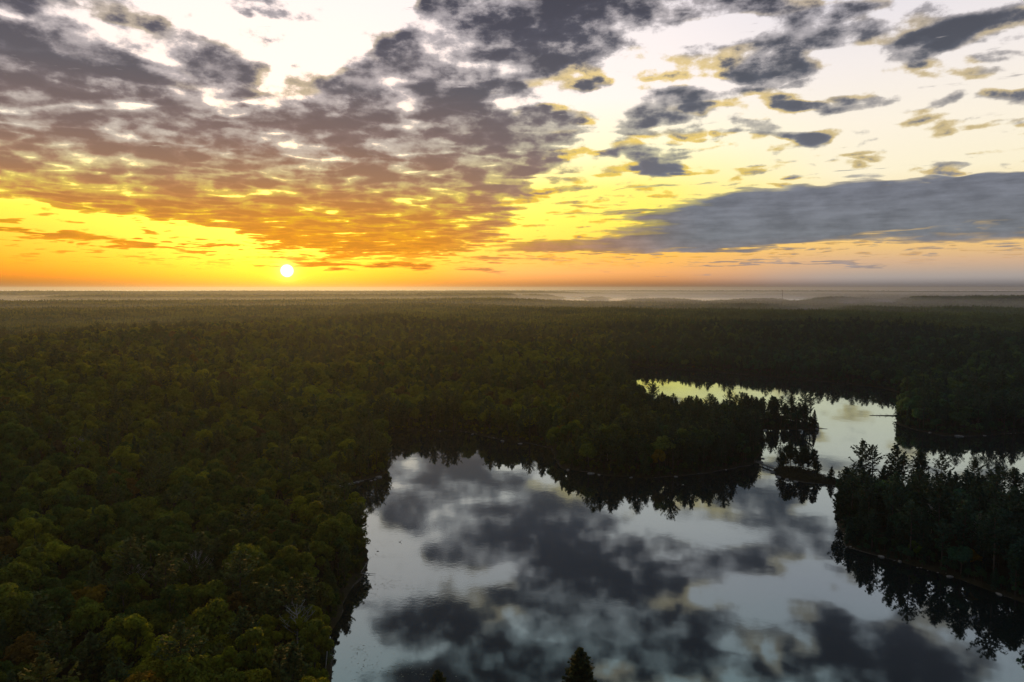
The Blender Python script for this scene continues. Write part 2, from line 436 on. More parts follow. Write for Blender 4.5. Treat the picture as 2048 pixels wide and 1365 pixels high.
# ground: leaf litter and moss inland, bare granite and silt on the shore band
m_, q = new_mat("forest floor")
geo = q.n('ShaderNodeNewGeometry'); sp = q.n('ShaderNodeSeparateXYZ'); q.put(sp.inputs[0], geo.outputs['Position'])
n1 = q.noise(geo.outputs['Position'], 0.35, 5, .65, dim='3D')
floor_c = q.ramp(n1, [(.3, (.010, .012, .006, 1)), (.7, (.035, .028, .014, 1))])
shore_c = q.ramp(q.noise(geo.outputs['Position'], 0.9, 4, .7, dim='3D'), [(.35, (.025, .022, .018, 1)), (.75, (.11, .10, .09, 1))])
pt = q.noise(geo.outputs['Position'], 0.05, 3, .6, dim='3D')
zz_ = q.add(q.mad(n1, 0.5, q.sub(sp.outputs[2], 0.10)), q.ss(pt, 0.60, 0.45, 0.0, 0.4))
bmp = q.n('ShaderNodeBump'); bmp.inputs['Strength'].default_value = .6; bmp.inputs['Distance'].default_value = .5; q.put(bmp.inputs['Height'], n1)
finish(q, princ(q, q.mix(q.ss(zz_, 0.25, 0.42), shore_c, floor_c), .95, .1, bmp.outputs[0])); M_ground = m_

# lake water: near-mirror, Fresnel, faint wind ripples in patches
m_, q = new_mat("lake water")
geo = q.n('ShaderNodeNewGeometry'); pos = geo.outputs['Position']
rip = q.noise(q.vm('MULTIPLY', pos, (0.55, 0.8, 1)).outputs[0], 1.0, 3, .55, dim='2D')
swell = q.noise(pos, 0.06, 2, .5, dim='2D')
patch = q.ss(q.noise(q.vm('MULTIPLY', pos, (1, 1.6, 1)).outputs[0], 0.012, 3, .5, dim='2D'), 0.45, 0.66)
hgt = q.add(q.mul(q.mul(rip, q.mad(patch, 0.9, 0.10)), 0.0045), q.mul(swell, 0.02))
b = q.n('ShaderNodeBump'); b.inputs['Strength'].default_value = 1.0; b.inputs['Distance'].default_value = 1.0; q.put(b.inputs['Height'], hgt)
fr = q.n('ShaderNodeFresnel'); fr.inputs['IOR'].default_value = 1.34; q.put(fr.inputs['Normal'], b.outputs[0])
gl = q.n('ShaderNodeBsdfGlossy'); gl.inputs['Color'].default_value = (.80, .95, .98, 1); gl.inputs['Roughness'].default_value = 0.035; q.put(gl.inputs['Normal'], b.outputs[0])
df = q.n('ShaderNodeBsdfDiffuse'); df.inputs['Color'].default_value = (.006, .010, .011, 1)
mx = q.n('ShaderNodeMixShader'); q.put(mx.inputs[0], q.m('POWER', fr.outputs[0], 0.54, clamp=True))
q.nt.links.new(df.outputs[0], mx.inputs[1]); q.nt.links.new(gl.outputs[0], mx.inputs[2])
finish(q, mx.outputs[0]); M_water = m_

# ------------------------------------------------------------------ map of the lakes (traced shorelines, metres)
LAKE_PX = [(640, 1500), (652, 1400), (664, 1345), (655, 1300), (672, 1250), (698, 1185), (728, 1146), (738, 1120), (722, 1080), (700, 1040),
 (680, 1005), (668, 977), (700, 966), (745, 957), (776, 947), (779, 930), (770, 905), (765, 882), (777, 867), (830, 862), (900, 861), (950, 868),
 (1000, 880), (1060, 887), (1105, 900), (1114, 922), (1122, 937), (1160, 943), (1215, 951), (1300, 957), (1350, 953), (1400, 948), (1450, 940), (1500, 932),
 (1522, 924), (1525, 910), (1517, 890), (1511, 868), (1522, 860), (1560, 859), (1600, 861), (1640, 858), (1628, 849), (1580, 842), (1490, 840),
 (1420, 840), (1350, 834), (1300, 822), (1268, 800), (1255, 778), (1250, 757), (1258, 735), (1330, 738), (1400, 742), (1470, 748), (1550, 755),
 (1620, 762), (1700, 768), (1760, 776), (1803, 786), (1806, 805), (1796, 822), (1791, 838), (1800, 852), (1840, 863), (1890, 872), (1940, 873),
 (2000, 869), (2048, 866), (2120, 870), (2250, 885), (2420, 930), (2420, 1000), (2250, 1060), (2120, 1040), (2048, 1022), (1950, 1004), (1880, 995),
 (1800, 988), (1740, 980), (1706, 973), (1694, 970), (1680, 986), (1677, 1020), (1681, 1060), (1690, 1093), (1720, 1103), (1750, 1111), (1790, 1121),
 (1850, 1138), (1900, 1153), (1950, 1171), (2000, 1189), (2048, 1206), (2150, 1250), (2300, 1330), (2500, 1520), (1600, 1530), (1300, 1490),
 (1190, 1432), (1100, 1436), (1000, 1450), (900, 1440), (800, 1456), (720, 1470)]
ISLE_PX = [(1545, 943), (1552, 952), (1580, 960), (1612, 966), (1650, 969), (1675, 970), (1697, 977), (1700, 969), (1676, 963), (1652, 956), (1628, 945), (1592, 937), (1552, 937)]
FARLAKE_PX = [(1035, 606), (1150, 608), (1280, 608), (1400, 607), (1500, 607), (1580, 607.5), (1612, 606.5), (1620, 601), (1640, 596.2), (1560, 594.2), (1400, 593.4), (1300, 592.6), (1150, 592.8), (1060, 594.3)]
FAR_ISLES_PX = [
 [(1000, 597.4), (1060, 600.2), (1124, 600.6), (1129, 598.6), (1108, 597.4), (1060, 595.8), (1000, 594.8)],
 [(1165, 600.2), (1190, 601.0), (1221, 600.6), (1219, 599.0), (1190, 598.4), (1167, 598.9)],
 [(1146, 596.2), (1157, 596.2), (1157, 595.5), (1146, 595.5)],
 [(1238, 606.5), (1300, 607.0), (1400, 606.0), (1385, 603.0), (1320, 601.2), (1255, 602.8)],
 [(1420, 606.5), (1500, 606), (1572, 605.6), (1569, 602.8), (1520, 602.2), (1440, 604)],
 [(1592, 603.4), (1600, 603.4), (1600, 602.2), (1592, 602.2)],
 [(1255, 595.0), (1300, 595.2), (1300, 594.2), (1255, 594.2)]]
PONDS_PX = [[(-260, 613), (-100, 614.5), (40, 614.5), (62, 611), (56, 606.2), (-100, 605.2), (-260, 605.0)],
 [(1688, 613.5), (1718, 613.5), (1716, 605.4), (1690, 605.8)], [(1744, 612), (1788, 612), (1786, 604.0), (1746, 604.4)],
 [(1589, 634), (1613, 634), (1614, 624.3), (1591, 624.6)], [(1623, 630), (1632, 630), (1632, 621.0), (1623, 621.4)]]
def world_poly(pl): return np.array([gnd(*p) for p in pl])
def densify(P, rng, amp, step):
    """rough, natural shoreline between the traced points"""
    out = []
    n = len(P)
    for i in range(n):
        a, b = P[i], P[(i + 1) % n]; L = np.linalg.norm(b - a)
        r = np.linalg.norm((a + b) / 2); k = max(1, min(12, int(L / max(step, r * .012))))
        nrm = np.array([-(b - a)[1], (b - a)[0]]) / max(L, 1e-6)
        for j in range(k):
            t = j / k
            out.append(a + (b - a) * t + (nrm * rng.normal(0, amp * min(1, L / 15)) if j else 0))
    return np.array(out)
rs = np.random.default_rng(7)
LAKE = densify(world_poly(LAKE_PX), rs, 0.9, 4.0)
ISLE = densify(world_poly(ISLE_PX), rs, 0.35, 3.0)
FARLAKE = densify(world_poly(FARLAKE_PX), rs, 20, 120)
FAR_ISLES = [densify(world_poly(p), rs, 6, 60) for p in FAR_ISLES_PX]
PONDS = [densify(world_poly(p), rs, 6, 40) for p in PONDS_PX]

def sdf_poly(Q, P):
    """signed distance to a polygon, negative inside"""
    d2 = np.full(len(Q), 1e30); ins = np.zeros(len(Q), bool)
    n = len(P)
    for i in range(n):
        a, b = P[i], P[(i + 1) % n]
        e = b - a; w = Q - a
        t = np.clip((w @ e) / max(e @ e, 1e-9), 0, 1)
        r0 = w[:, 0] - e[0] * t; r1 = w[:, 1] - e[1] * t
        d2 = np.minimum(d2, r0 * r0 + r1 * r1)
        c = (a[1] > Q[:, 1]) != (b[1] > Q[:, 1])
        if c.any():
            xi = (b[0] - a[0]) * (Q[:, 1] - a[1]) / (b[1] - a[1] if b[1] != a[1] else 1e-9) + a[0]
            ins ^= c & (Q[:, 0] < xi)
    d = np.sqrt(d2)
    return np.where(ins, -d, d)
def shore_dist(Q):
    """metres inland of the nearest shore, negative over water"""
    Q = np.asarray(Q, float)
    r = np.hypot(Q[:, 0], Q[:, 1])
    out = np.full(len(Q), 400.0)
    k = r < 1500
    if k.any():
        d = sdf_poly(Q[k], LAKE)
        out[k] = np.maximum(d, -sdf_poly(Q[k], ISLE))
    k = r > 1500
    if k.any():
        Qk = Q[k]; d = np.full(len(Qk), 400.0)
        fl = sdf_poly(Qk, FARLAKE)
        for I in FAR_ISLES: fl = np.maximum(fl, -sdf_poly(Qk, I))
        d = np.minimum(d, fl)
        for Pn in PONDS: d = np.minimum(d, sdf_poly(Qk, Pn))
        out[k] = d
    return out

_perm = np.random.default_rng(3).random((256, 256))
def vnoise(x, y):
    xi, yi = np.floor(x).astype(int), np.floor(y).astype(int)
    fx, fy = x - xi, y - yi
    fx = fx * fx * (3 - 2 * fx); fy = fy * fy * (3 - 2 * fy)
    g_ = lambda a, b_: _perm[a % 256, b_ % 256]
    return (g_(xi, yi) * (1 - fx) + g_(xi + 1, yi) * fx) * (1 - fy) + (g_(xi, yi + 1) * (1 - fx) + g_(xi + 1, yi + 1) * fx) * fy
def fbm(x, y, o=4):
    s, a, t = 0, 0.5, 0
    for i in range(o):
        s = s + a * vnoise(x * 2 ** i + 17 * i, y * 2 ** i + 9 * i); t += a; a *= 0.5
    return s / t
def sstep(v, a, b):
    t = np.clip((v - a) / (b - a), 0, 1); return t * t * (3 - 2 * t)
def polar(az, r): return (r * math.sin(R(az)), r * math.cos(R(az)))
RIDGES = [  # polyline, height, half-width
 ([polar(-50, 520), polar(-39, 640), polar(-31, 860), polar(-24, 1120), polar(-17, 1280), polar(-9, 1350)], 24, 170),
 ([polar(-34, 420), polar(-26, 560), polar(-19, 700)], 9, 110),
 ([polar(-15, 700), polar(-6, 800), polar(1, 850), polar(7, 850), polar(11, 860)], 13, 110),
 ([polar(8, 1500), polar(18, 1350), polar(30, 1300), polar(40, 1150)], 12, 200),
 ([polar(-6, 2150), polar(4, 2050), polar(14, 2000), polar(25, 1900), polar(40, 1800)], 17, 240),
 ([polar(-45, 2500), polar(-30, 2300), polar(-16, 2300), polar(-8, 2600)], 20, 300),
 ([polar(-42, 3700), polar(-28, 3300), polar(-12, 3400), polar(-3, 3600)], 26, 330),
 ([polar(-30, 5600), polar(-20, 5200), polar(-8, 5600), polar(-2, 6200)], 34, 500),
 ([polar(-2, 3700), polar(4, 3500), polar(12, 3400), polar(19, 3300)], 4, 200),
 ([polar(-45, 8500), polar(-25, 8000), polar(-10, 8800), polar(0, 9500)], 42, 700),
 ([polar(20, 3000), polar(28, 2800), polar(42, 2600)], 16, 260),
 ([polar(27, 5200), polar(34, 5000), polar(44, 4800)], 32, 350),
 ([polar(-45, 15000), polar(-25, 14000), polar(-8, 15500), polar(8, 15000), polar(25, 15500), polar(45, 14500)], 26, 1300),
]
def height(Q, sd):
    x, y = Q[:, 0], Q[:, 1]; r = np.hypot(x, y)
    h = np.zeros(len(Q))
    for pl, H, W in RIDGES:
        pl = np.array(pl); d2 = np.full(len(Q), 1e30)
        for a, b in zip(pl[:-1], pl[1:]):
            e = b - a; w = Q - a; t = np.clip((w @ e) / (e @ e), 0, 1)
            d2 = np.minimum(d2, (w[:, 0] - e[0] * t) ** 2 + (w[:, 1] - e[1] * t) ** 2)
        h = np.maximum(h, H * np.exp(-d2 / (2 * W * W)) * (0.72 + 0.56 * fbm(x / (W * 2.2) + 5, y / (W * 1.6), 3)))
    sc_ = np.clip(r / 900, .6, 6)
    h += np.where((np.degrees(np.arctan2(x, y)) > 3) & (r < 640), 0.3, 1.0) * (26.0 * np.clip(fbm(x / 230, y / 170, 4) - 0.36, 0, 1) * sstep(r, 260, 520) * (1 - .75 * sstep(r, 1500, 3000))) + 1.5 * fbm(x / 60 + 3, y / 60, 2)
    land = np.clip(sd * 0.45, 0, 1.1) + h * sstep(sd, 4, 170)
    bed = np.clip(sd * 0.35, -4, 0)
    return np.where(sd > 0, land, bed)

# ------------------------------------------------------------------ ground and water
az_in = np.arange(-52, 52.01, 0.2)
az_out = np.arange(54, 306, 3.0)
AZ = np.radians(np.concatenate([az_in, az_out]))
rr = [38.0]
while rr[-1] < 1000: rr.append(rr[-1] * 1.0055)
while rr[-1] < 27000: rr.append(rr[-1] * 1.013)
RR = np.array(rr)
na, nr = len(AZ), len(RR)
gx = np.outer(RR, np.sin(AZ)).reshape(-1); gy = np.outer(RR, np.cos(AZ)).reshape(-1)
GQ = np.stack([gx, gy], 1)
gsd = shore_dist(GQ)
gz = height(GQ, gsd)
V = np.concatenate([np.stack([gx, gy, gz], 1), [[0, 0, 1.5]]])
I, J = np.meshgrid(np.arange(nr - 1), np.arange(na), indexing='ij')
J2 = (J + 1) % na
quads = np.stack([I * na + J, I * na + J2, (I + 1) * na + J2, (I + 1) * na + J], -1).reshape(-1, 4)[:, ::-1]
jj = np.arange(na); tris = np.stack([np.full(na, nr * na), (jj + 1) % na, jj], 1)
ground = link("ground", mesh_np("ground", V, [quads, tris], smooth=True), mats=[M_ground])
tag(ground, kind="structure", label="dark forest floor with a pale rocky rim where it meets the lake")
th = np.radians(np.arange(0, 360, 5.0))
wv = np.concatenate([[[0, 0, 0]], np.stack([26500 * np.sin(th), 26500 * np.cos(th), 0 * th], 1)])
wt_ = np.stack([np.zeros(72, int), (np.arange(72) + 1) % 72 + 1, np.arange(72) + 1], 1)
water = link("water", mesh_np("water", wv, [wt_]), mats=[M_water])
tag(water, kind="structure", label="calm dark lake mirroring the clouds")

def z_at(x, y):
    Q = np.array([[x, y]]); return float(height(Q, shore_dist(Q))[0])

# ------------------------------------------------------------------ trees
def cards(C, N, size, rng, asp=1.0):
    """leaf-clump quads at centres C facing N"""
    n = len(C)
    N = N / np.maximum(np.linalg.norm(N, axis=1, keepdims=True), 1e-6)
    T = np.cross(N, rng.normal(size=(n, 3))); T /= np.maximum(np.linalg.norm(T, axis=1, keepdims=True), 1e-6)
    B = np.cross(N, T)
    s = (size * rng.uniform(0.65, 1.35, n))[:, None]
    j = lambda: rng.uniform(0.7, 1.15, (n, 1))
    V = np.stack([C - T * s * j() * asp - B * s * j() * .25, C - B * s * j(), C + T * s * j() * asp + B * s * j() * .2, C + B * s * j()], 1).reshape(-1, 3)
    return V, np.arange(n * 4).reshape(n, 4)

def broadleaf(seed, h, r, n, size, nlobe=17):
    rng = np.random.default_rng(seed)
    cz, rz = h * 0.62, h * 0.38
    L = []
    for i in range(nlobe):
        th_ = i * 2.4 + rng.uniform(-.4, .4); u = rng.uniform(-0.35, 1.0) if i else 1.0
        q_ = math.sqrt(max(0, 1 - u * u)) * rng.uniform(.75, 1.08)
        L.append((r * q_ * math.cos(th_) * .80, r * q_ * math.sin(th_) * .80, cz + rz * u * .72 + rng.uniform(-.5, .5), r * rng.uniform(.22, .42)))
    L = np.array(L)
    k = rng.choice(nlobe, n, p=(L[:, 3] ** 2) / (L[:, 3] ** 2).sum())
    d = rng.normal(size=(n, 3)); d[:, 2] += 0.45; d /= np.linalg.norm(d, axis=1, keepdims=True)
    rad = L[k, 3:4] * (1 - 0.45 * rng.random((n, 1)) ** 2.2 + .10 * rng.random((n, 1)))
    C = L[k, :3] + d * rad * np.array([1, 1, .85])
    Nn = d + rng.normal(0, .36, (n, 3)); Nn[:, 2] += .15
    V, F = cards(C, Nn, size, rng)
    rnd = random.Random(seed)
    tb = MB()
    tb.tube([(0, 0, -0.6), (rnd.uniform(-.2, .2), rnd.uniform(-.2, .2), h * .3), (rnd.uniform(-.4, .4), rnd.uniform(-.4, .4), h * .62), (0, 0, h * .85)], [.30, .22, .15, .05], 6)
    for i in range(1, 8):
        c = L[(i * 2) % nlobe]; z0 = h * rnd.uniform(.32, .5)
        tb.tube([(0, 0, z0), (c[0] * .5, c[1] * .5, (z0 + c[2]) / 2 + .3), (c[0], c[1], c[2])], [.12, .08, .03], 4)
    return V, F, tb

def pine(seed, h, rmax, n_per, size, start=0.28, droop=0.0, whorl=0.95, prof='white', sparse=1.0, bk=5):
    rng = np.random.default_rng(seed); rnd = random.Random(seed)
    tb = MB(); lean = (rnd.uniform(-.5, .5), rnd.uniform(-.5, .5))
    tb.tube([(0, 0, -0.6), (lean[0] * .3, lean[1] * .3, h * .4), (lean[0], lean[1], h * .8), (lean[0], lean[1], h * .985)], [h * .016, h * .012, h * .006, h * .0015], 6)
    CC, NN = [], []
    z = h * start; ph = rnd.uniform(0, 6)
    while z < h * .97:
        t = (z / h - start) / (1 - start)
        if prof == 'white': L0 = rmax * min(1, (1 - t) * 1.9 + .10) * (0.55 + .45 * min(1, t * 4)) * rnd.uniform(.6, 1.15)
        else: L0 = rmax * ((1 - t) ** .85 + .05) * rnd.uniform(.82, 1.1)
        nb = bk if rnd.random() < .8 else bk - 1
        ph += 0.7 + rnd.random()
        for b in range(nb):
            if rnd.random() > sparse: continue
            a = ph + 2 * math.pi * b / nb + rnd.uniform(-.35, .35); L_ = L0 * rnd.uniform(.65, 1.12)
            if L_ < .35: L_ = .35
            up = (rnd.uniform(.12, .38) if prof == 'white' else rnd.uniform(-.30, -.02)) + t * .5 + droop
            ca, sa = math.cos(a), math.sin(a)
            lx, ly = lean[0] * z / h, lean[1] * z / h
            P0 = (lx, ly, z); P1 = (lx + ca * L_ * .55, ly + sa * L_ * .55, z + L_ * up * .38); P2 = (lx + ca * L_, ly + sa * L_, z + L_ * up + (.12 * L_ if prof == 'white' else -.04 * L_))
            tb.tube([P0, P1, P2], [h * .0035, h * .0022, .015], 3)
            m__ = max(4, int(n_per * L_ / rmax))
            s_ = rng.uniform(.22 if prof == 'white' else .05, 1.05, m__)
            p = np.where(s_[:, None] < .55, np.array(P0) + (np.array(P1) - P0) * (s_ / .55)[:, None], np.array(P1) + (np.array(P2) - P1) * ((s_ - .55) / .45)[:, None])
            w_ = .30 * L_ * (np.clip(s_, .2, .9)) * (1.15 - s_ * .6)
            side = rng.uniform(-1, 1, m__) * w_
            p = p + np.stack([-sa * side, ca * side, rng.normal(.08, .10 + .02 * L_, m__)], 1)
            CC.append(p); nn_ = rng.normal(0, .42, (m__, 3)) + np.array([ca * .15, sa * .15, 1.0]); NN.append(nn_)
        z += whorl * rnd.uniform(.75, 1.25) * (0.6 + .5 * (1 - t))
    top = np.array([[lean[0], lean[1], h * .97]]) + rng.normal(0, 1, (14, 3)) * np.array([.15, .15, .45]); CC.append(top); NN.append(rng.normal(size=(14, 3)))
    C, Nn = np.concatenate(CC), np.concatenate(NN)
    V, F = cards(C, Nn, size, rng, 1.25)
    return V, F, tb

class Proto:
    def __init__(self, kind, h, data, leafm):
        self.kind, self.h = kind, h
        V, F, tb = data
        self.crown = mesh_np(kind + "_crown", V, [F]); self.crown.materials.append(leafm)
        self.trunk = tb.mesh(kind + "_trunk", smooth=True); self.trunk.materials.append(M_bark)
        TV = np.concatenate(tb.V); TF = []
        if tb.Q: TF.append(np.concatenate(tb.Q) + len(V))
        if tb.T: TF.append(np.concatenate(tb.T) + len(V))
        mi = np.concatenate([np.zeros(len(F))] + [np.ones(len(f)) for f in TF])
        self.joint = mesh_np(kind + "_whole", np.concatenate([V, TV]), [F] + TF, mi)
        self.joint.materials.append(leafm); self.joint.materials.append(M_bark)

PB = [Proto("broadleaf", h, broadleaf(100 + i, h, r, 2300, .36, nl), M_leaf) for i, (h, r, nl) in enumerate(
    [(16, 4.6, 17), (17.5, 5.2, 20), (15, 4.2, 15), (18, 4.4, 16), (14, 5.0, 18), (16.5, 5.6, 22), (13.5, 3.6, 12)])]
PP = [Proto("pine", h, pine(200 + i, h, r, 30, .36, st, 0, wh, 'white', sp), M_needle) for i, (h, r, st, wh, sp) in enumerate(
    [(20, 4.4, .28, .95, .95), (21, 4.8, .33, 1.15, .85), (18, 4.0, .22, .85, .95), (22, 4.4, .40, 1.2, .85), (17, 3.6, .18, .8, 1.0)])]
PH = [Proto("hemlock", h, pine(300 + i, h, r, 26, .34, .10, 0, .62, 'cone', 1.0, 6), M_needle) for i, (h, r) in enumerate([(16, 3.6), (18, 3.8), (13, 3.0)])]
PROTOS = PB + PP + PH
proto_col = bpy.data.collections.new("tree kinds")
for k, p in enumerate(PROTOS):
    o = bpy.data.objects.new("kind_%02d" % k, p.joint); proto_col.objects.link(o)
NB, NP_, NH = len(PB), len(PP), len(PH)

# clumps of small trees for the far woods
clump_col = bpy.data.collections.new("clump kinds")
for k in range(6):
    rng = np.random.default_rng(500 + k); rnd = random.Random(500 + k)
    Vs, Fs, off = [], [], 0
    for gx_ in range(3):
        for gy_ in range(3):
            cx, cy = (gx_ - 1) * 8.3 + rnd.uniform(-2, 2), (gy_ - 1) * 8.3 + rnd.uniform(-2, 2)
            con = rnd.random() < .28
            hh = rnd.uniform(13.5, 18.5) + (3.5 if con else 0); r_ = rnd.uniform(4.0, 5.6) if not con else 3.2
            n_ = 150
            if con:
                t = rng.random(n_) ** .8; a = rng.uniform(0, 6.283, n_); q_ = r_ * (1 - t) * rng.uniform(.6, 1.1, n_) + .15
                C = np.stack([cx + q_ * np.cos(a), cy + q_ * np.sin(a), hh * (.3 + .7 * t)], 1)
                Nn = np.stack([np.cos(a), np.sin(a), np.full(n_, .9)], 1) + rng.normal(0, .4, (n_, 3)); s_ = .62
            else:
                d = rng.normal(size=(n_, 3)); d[:, 2] = np.abs(d[:, 2]) * 1.1 - .25; d /= np.linalg.norm(d, axis=1, keepdims=True)
                lob = 1 + .16 * np.sin(d[:, 0:1] * 7 + k) * np.cos(d[:, 1:2] * 6 + cx)
                C = np.array([cx, cy, hh * .62]) + d * lob * np.array([r_, r_, hh * .37]) * rng.uniform(.82, 1.04, (n_, 1))
                Nn = d + rng.normal(0, .45, (n_, 3)); s_ = .85
            V_, F_ = cards(C, Nn, s_, rng); Vs.append(V_); Fs.append(F_ + off); off += len(V_)
    me = mesh_np("clump", np.concatenate(Vs), [np.concatenate(Fs)]); me.materials.append(M_leaf)
    clump_col.objects.link(bpy.data.objects.new("clump_%02d" % k, me))

# ---- where trees stand
rng = np.random.default_rng(11)
def hexpts(sp_, R0, R1, azw, y0=-60):
    xs = np.arange(-R1, R1, sp_); ys = np.arange(y0, R1, sp_ * .866)
    XX, YY = np.meshgrid(xs, ys); XX = XX + (np.arange(len(ys)) % 2)[:, None] * sp_ / 2
    Q = np.stack([XX.reshape(-1), YY.reshape(-1)], 1) + rng.uniform(-.34, .34, (XX.size, 2)) * sp_
    r = np.hypot(Q[:, 0], Q[:, 1]); a = np.degrees(np.arctan2(Q[:, 0], Q[:, 1]))
    return Q[(r >= R0) & (r < R1) & (np.abs(a) < azw)]
def project(x, y, z):
    """photo pixel of a place"""
    dz = z - CAM_H
    f = y * CP - dz * SP; u = y * SP + dz * CP
    return 1024 + 1365.33 * x / f, 682.5 - 1365.33 * u / f, f

Q = hexpts(6.7, 70, 1350, 48)
sd = shore_dist(Q); keep = sd > 1.0
Q, sd = Q[keep], sd[keep]
isl = sdf_poly(Q, ISLE)
keep = isl > 6; Q, sd = Q[keep], sd[keep]            # the islet's few trees are placed one by one
z = height(Q, sd); r = np.hypot(Q[:, 0], Q[:, 1]); az = np.degrees(np.arctan2(Q[:, 0], Q[:, 1]))
# share of conifers: the points, the shores and the eastern shore are mostly pine
pn = 0.19 + 0.30 * (fbm(Q[:, 0] / 70, Q[:, 1] / 70, 3) > .56)
pn = np.maximum(pn, np.where(sd < 16, .62, 0))
pxb, pyb, _ = project(Q[:, 0], Q[:, 1], z)
point = (pxb > 1130) & (pyb > 815) & (pyb < 960) & (az > 3.5) & (az < 24)
east = (az > 22) & (r < 420)
pn = np.where(point, .72, pn); pn = np.where(east, .88, pn); pn = np.where((az > 24) & (r > 420), np.maximum(pn, .45), pn)
pn = np.where((az > 8) & (r > 800), np.maximum(pn, .4), pn)
rv = rng.random(len(Q))
con = rv < pn
hem = con & (rng.random(len(Q)) < np.where(az < 5, .45, .28))
idx = np.where(con, np.where(hem, NB + NP_ + rng.integers(0, NH, len(Q)), NB + rng.integers(0, NP_, len(Q))), rng.integers(0, NB, len(Q)))
scl = rng.uniform(.68, 1.22, len(Q)) * np.where(con & (r > 450) & (rng.random(len(Q)) < .08), 1.22, 1.0) * np.where(sd < 3, .88, 1.0) * np.where(con & ~hem, 1.0, .98)
scl *= 0.98 + .2 * fbm(Q[:, 0] / 45, Q[:, 1] / 45, 2)
scl *= np.where(con, .86, .88)
scl *= np.where((point & (pyb > 895)) | ((pyb > 845) & (pyb < 905) & (pxb > 760) & (pxb < 1140)) | (east & (pyb > 1060)), 1.14, 1.0)
scl *= np.where(east & (pyb < 1040), .86, 1.0)
hp = np.array([p.h for p in PROTOS]); H_ = hp[idx] * scl
# the near bank: no crown rises into the picture there except the two singled out below
tx, ty, _ = project(Q[:, 0], Q[:, 1], z + H_)
near = (Q[:, 1] < 175) & (tx > 690) & (tx < 2000)
keep = ~(near & (ty < 1385))
# leave room for the trees placed by hand on the eastern point
EP = [(1722, 982, 24.5, 1), (1744, 985, 23.0, 3), (1788, 990, 24.0, 2), (1838, 996, 22.0, 4), (1878, 1000, 21.0, 1), (1944, 1006, 20.0, 0), (1976, 1010, 16.5, 2),
      (2001, 1014, 19.0, 3), (2027, 1018, 18.5, 0), (2046, 1022, 17.5, 1), (1690, 1010, 17, 2), (1680, 1052, 16, 4)]
EPx = np.array([gnd(a, b) for a, b, _, _ in EP])
for e in EPx: keep &= np.hypot(Q[:, 0] - e[0], Q[:, 1] - e[1]) > 4.0
Q, sd, z, r, az, con, hem, idx, scl, H_ = [v[keep] for v in (Q, sd, z, r, az, con, hem, idx, scl, H_)]

def palette(az_, x, y, con_, rng_):
    """colour of each crown (albedo) and its everyday name"""
    n = len(az_)
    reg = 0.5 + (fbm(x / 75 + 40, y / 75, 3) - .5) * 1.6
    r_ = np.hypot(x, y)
    reg = reg + .34 * sstep(r_, 400, 620) * (1 - sstep(az_, 6, 12)) - .10 * (r_ < 330)  # backlight put into the colours: farther left crowns brighter, near ones darker
    T = np.zeros((n, 3)); nm = np.empty(n, object)
    u = rng_.random(n)
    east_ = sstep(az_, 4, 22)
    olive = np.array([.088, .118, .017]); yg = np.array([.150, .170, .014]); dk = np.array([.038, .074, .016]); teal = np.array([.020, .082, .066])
    rust = np.array([.090, .062, .016]); gold_ = np.array([.16, .115, .012]); red = np.array([.060, .046, .026])
    for i in range(n):
        k = u[i] + (reg[i] - .5) * 1.1
        if con_[i]:
            a_, nn_ = (np.array([.040, .064, .022]), "dark green") if k < .75 else (np.array([.068, .082, .020]), "olive")
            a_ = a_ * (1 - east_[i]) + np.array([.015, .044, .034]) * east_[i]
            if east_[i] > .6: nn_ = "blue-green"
        else:
            if u[i] > .992 and east_[i] < .7: a_, nn_ = gold_ * .8, "golden"
            elif u[i] > .975 and east_[i] < .7: a_, nn_ = rust, "rust-tinged"
            elif u[i] > .955 and east_[i] < .7: a_, nn_ = red, "reddish-brown"
            elif k > .72: a_, nn_ = yg, "yellow-green"
            elif k > .33: a_, nn_ = olive, "olive-green"
            else: a_, nn_ = dk, "deep green"
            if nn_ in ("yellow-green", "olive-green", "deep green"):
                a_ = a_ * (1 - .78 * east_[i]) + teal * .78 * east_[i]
        T[i] = a_ * rng_.uniform(.78, 1.25); nm[i] = nn_
    T *= (0.62 + 0.76 * fbm(x / 150 + 11, y / 105 + 3, 3))[:, None]      # stands of different species
    return T, nm
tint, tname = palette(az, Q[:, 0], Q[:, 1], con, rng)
rotz = rng.uniform(0, 2 * math.pi, len(Q))

# ---- the 300 broadleaf trees and 300 pines that show largest become things of their own
cx_, cy_, cf_ = project(Q[:, 0], Q[:, 1], z + H_ * .72)
inview = (cx_ > 8) & (cx_ < 2040) & (cy_ < 1352) & (cf_ > 0)
size_px = H_ * 1365 / np.maximum(cf_, 1)
chosen = {}
for kind_, mask in (("broadleaf_tree", ~con), ("pine_tree", con)):
    c = np.where(mask & inview)[0]
    c = c[np.argsort(-size_px[c])][:292]
    chosen[kind_] = c
taken = np.zeros(len(Q), bool)
for c in chosen.values(): taken[c] = True

def build_tree(name, proto, loc, s, rz, tnt):
    root = empty(name, loc, rz); root.scale = (s, s, s)
    t = bpy.data.objects.new("trunk", proto.trunk); col.objects.link(t); t.parent = root
    c = bpy.data.objects.new("crown", proto.crown); col.objects.link(c); c.parent = root
    c["tint"] = [float(v) for v in tnt]
    return root

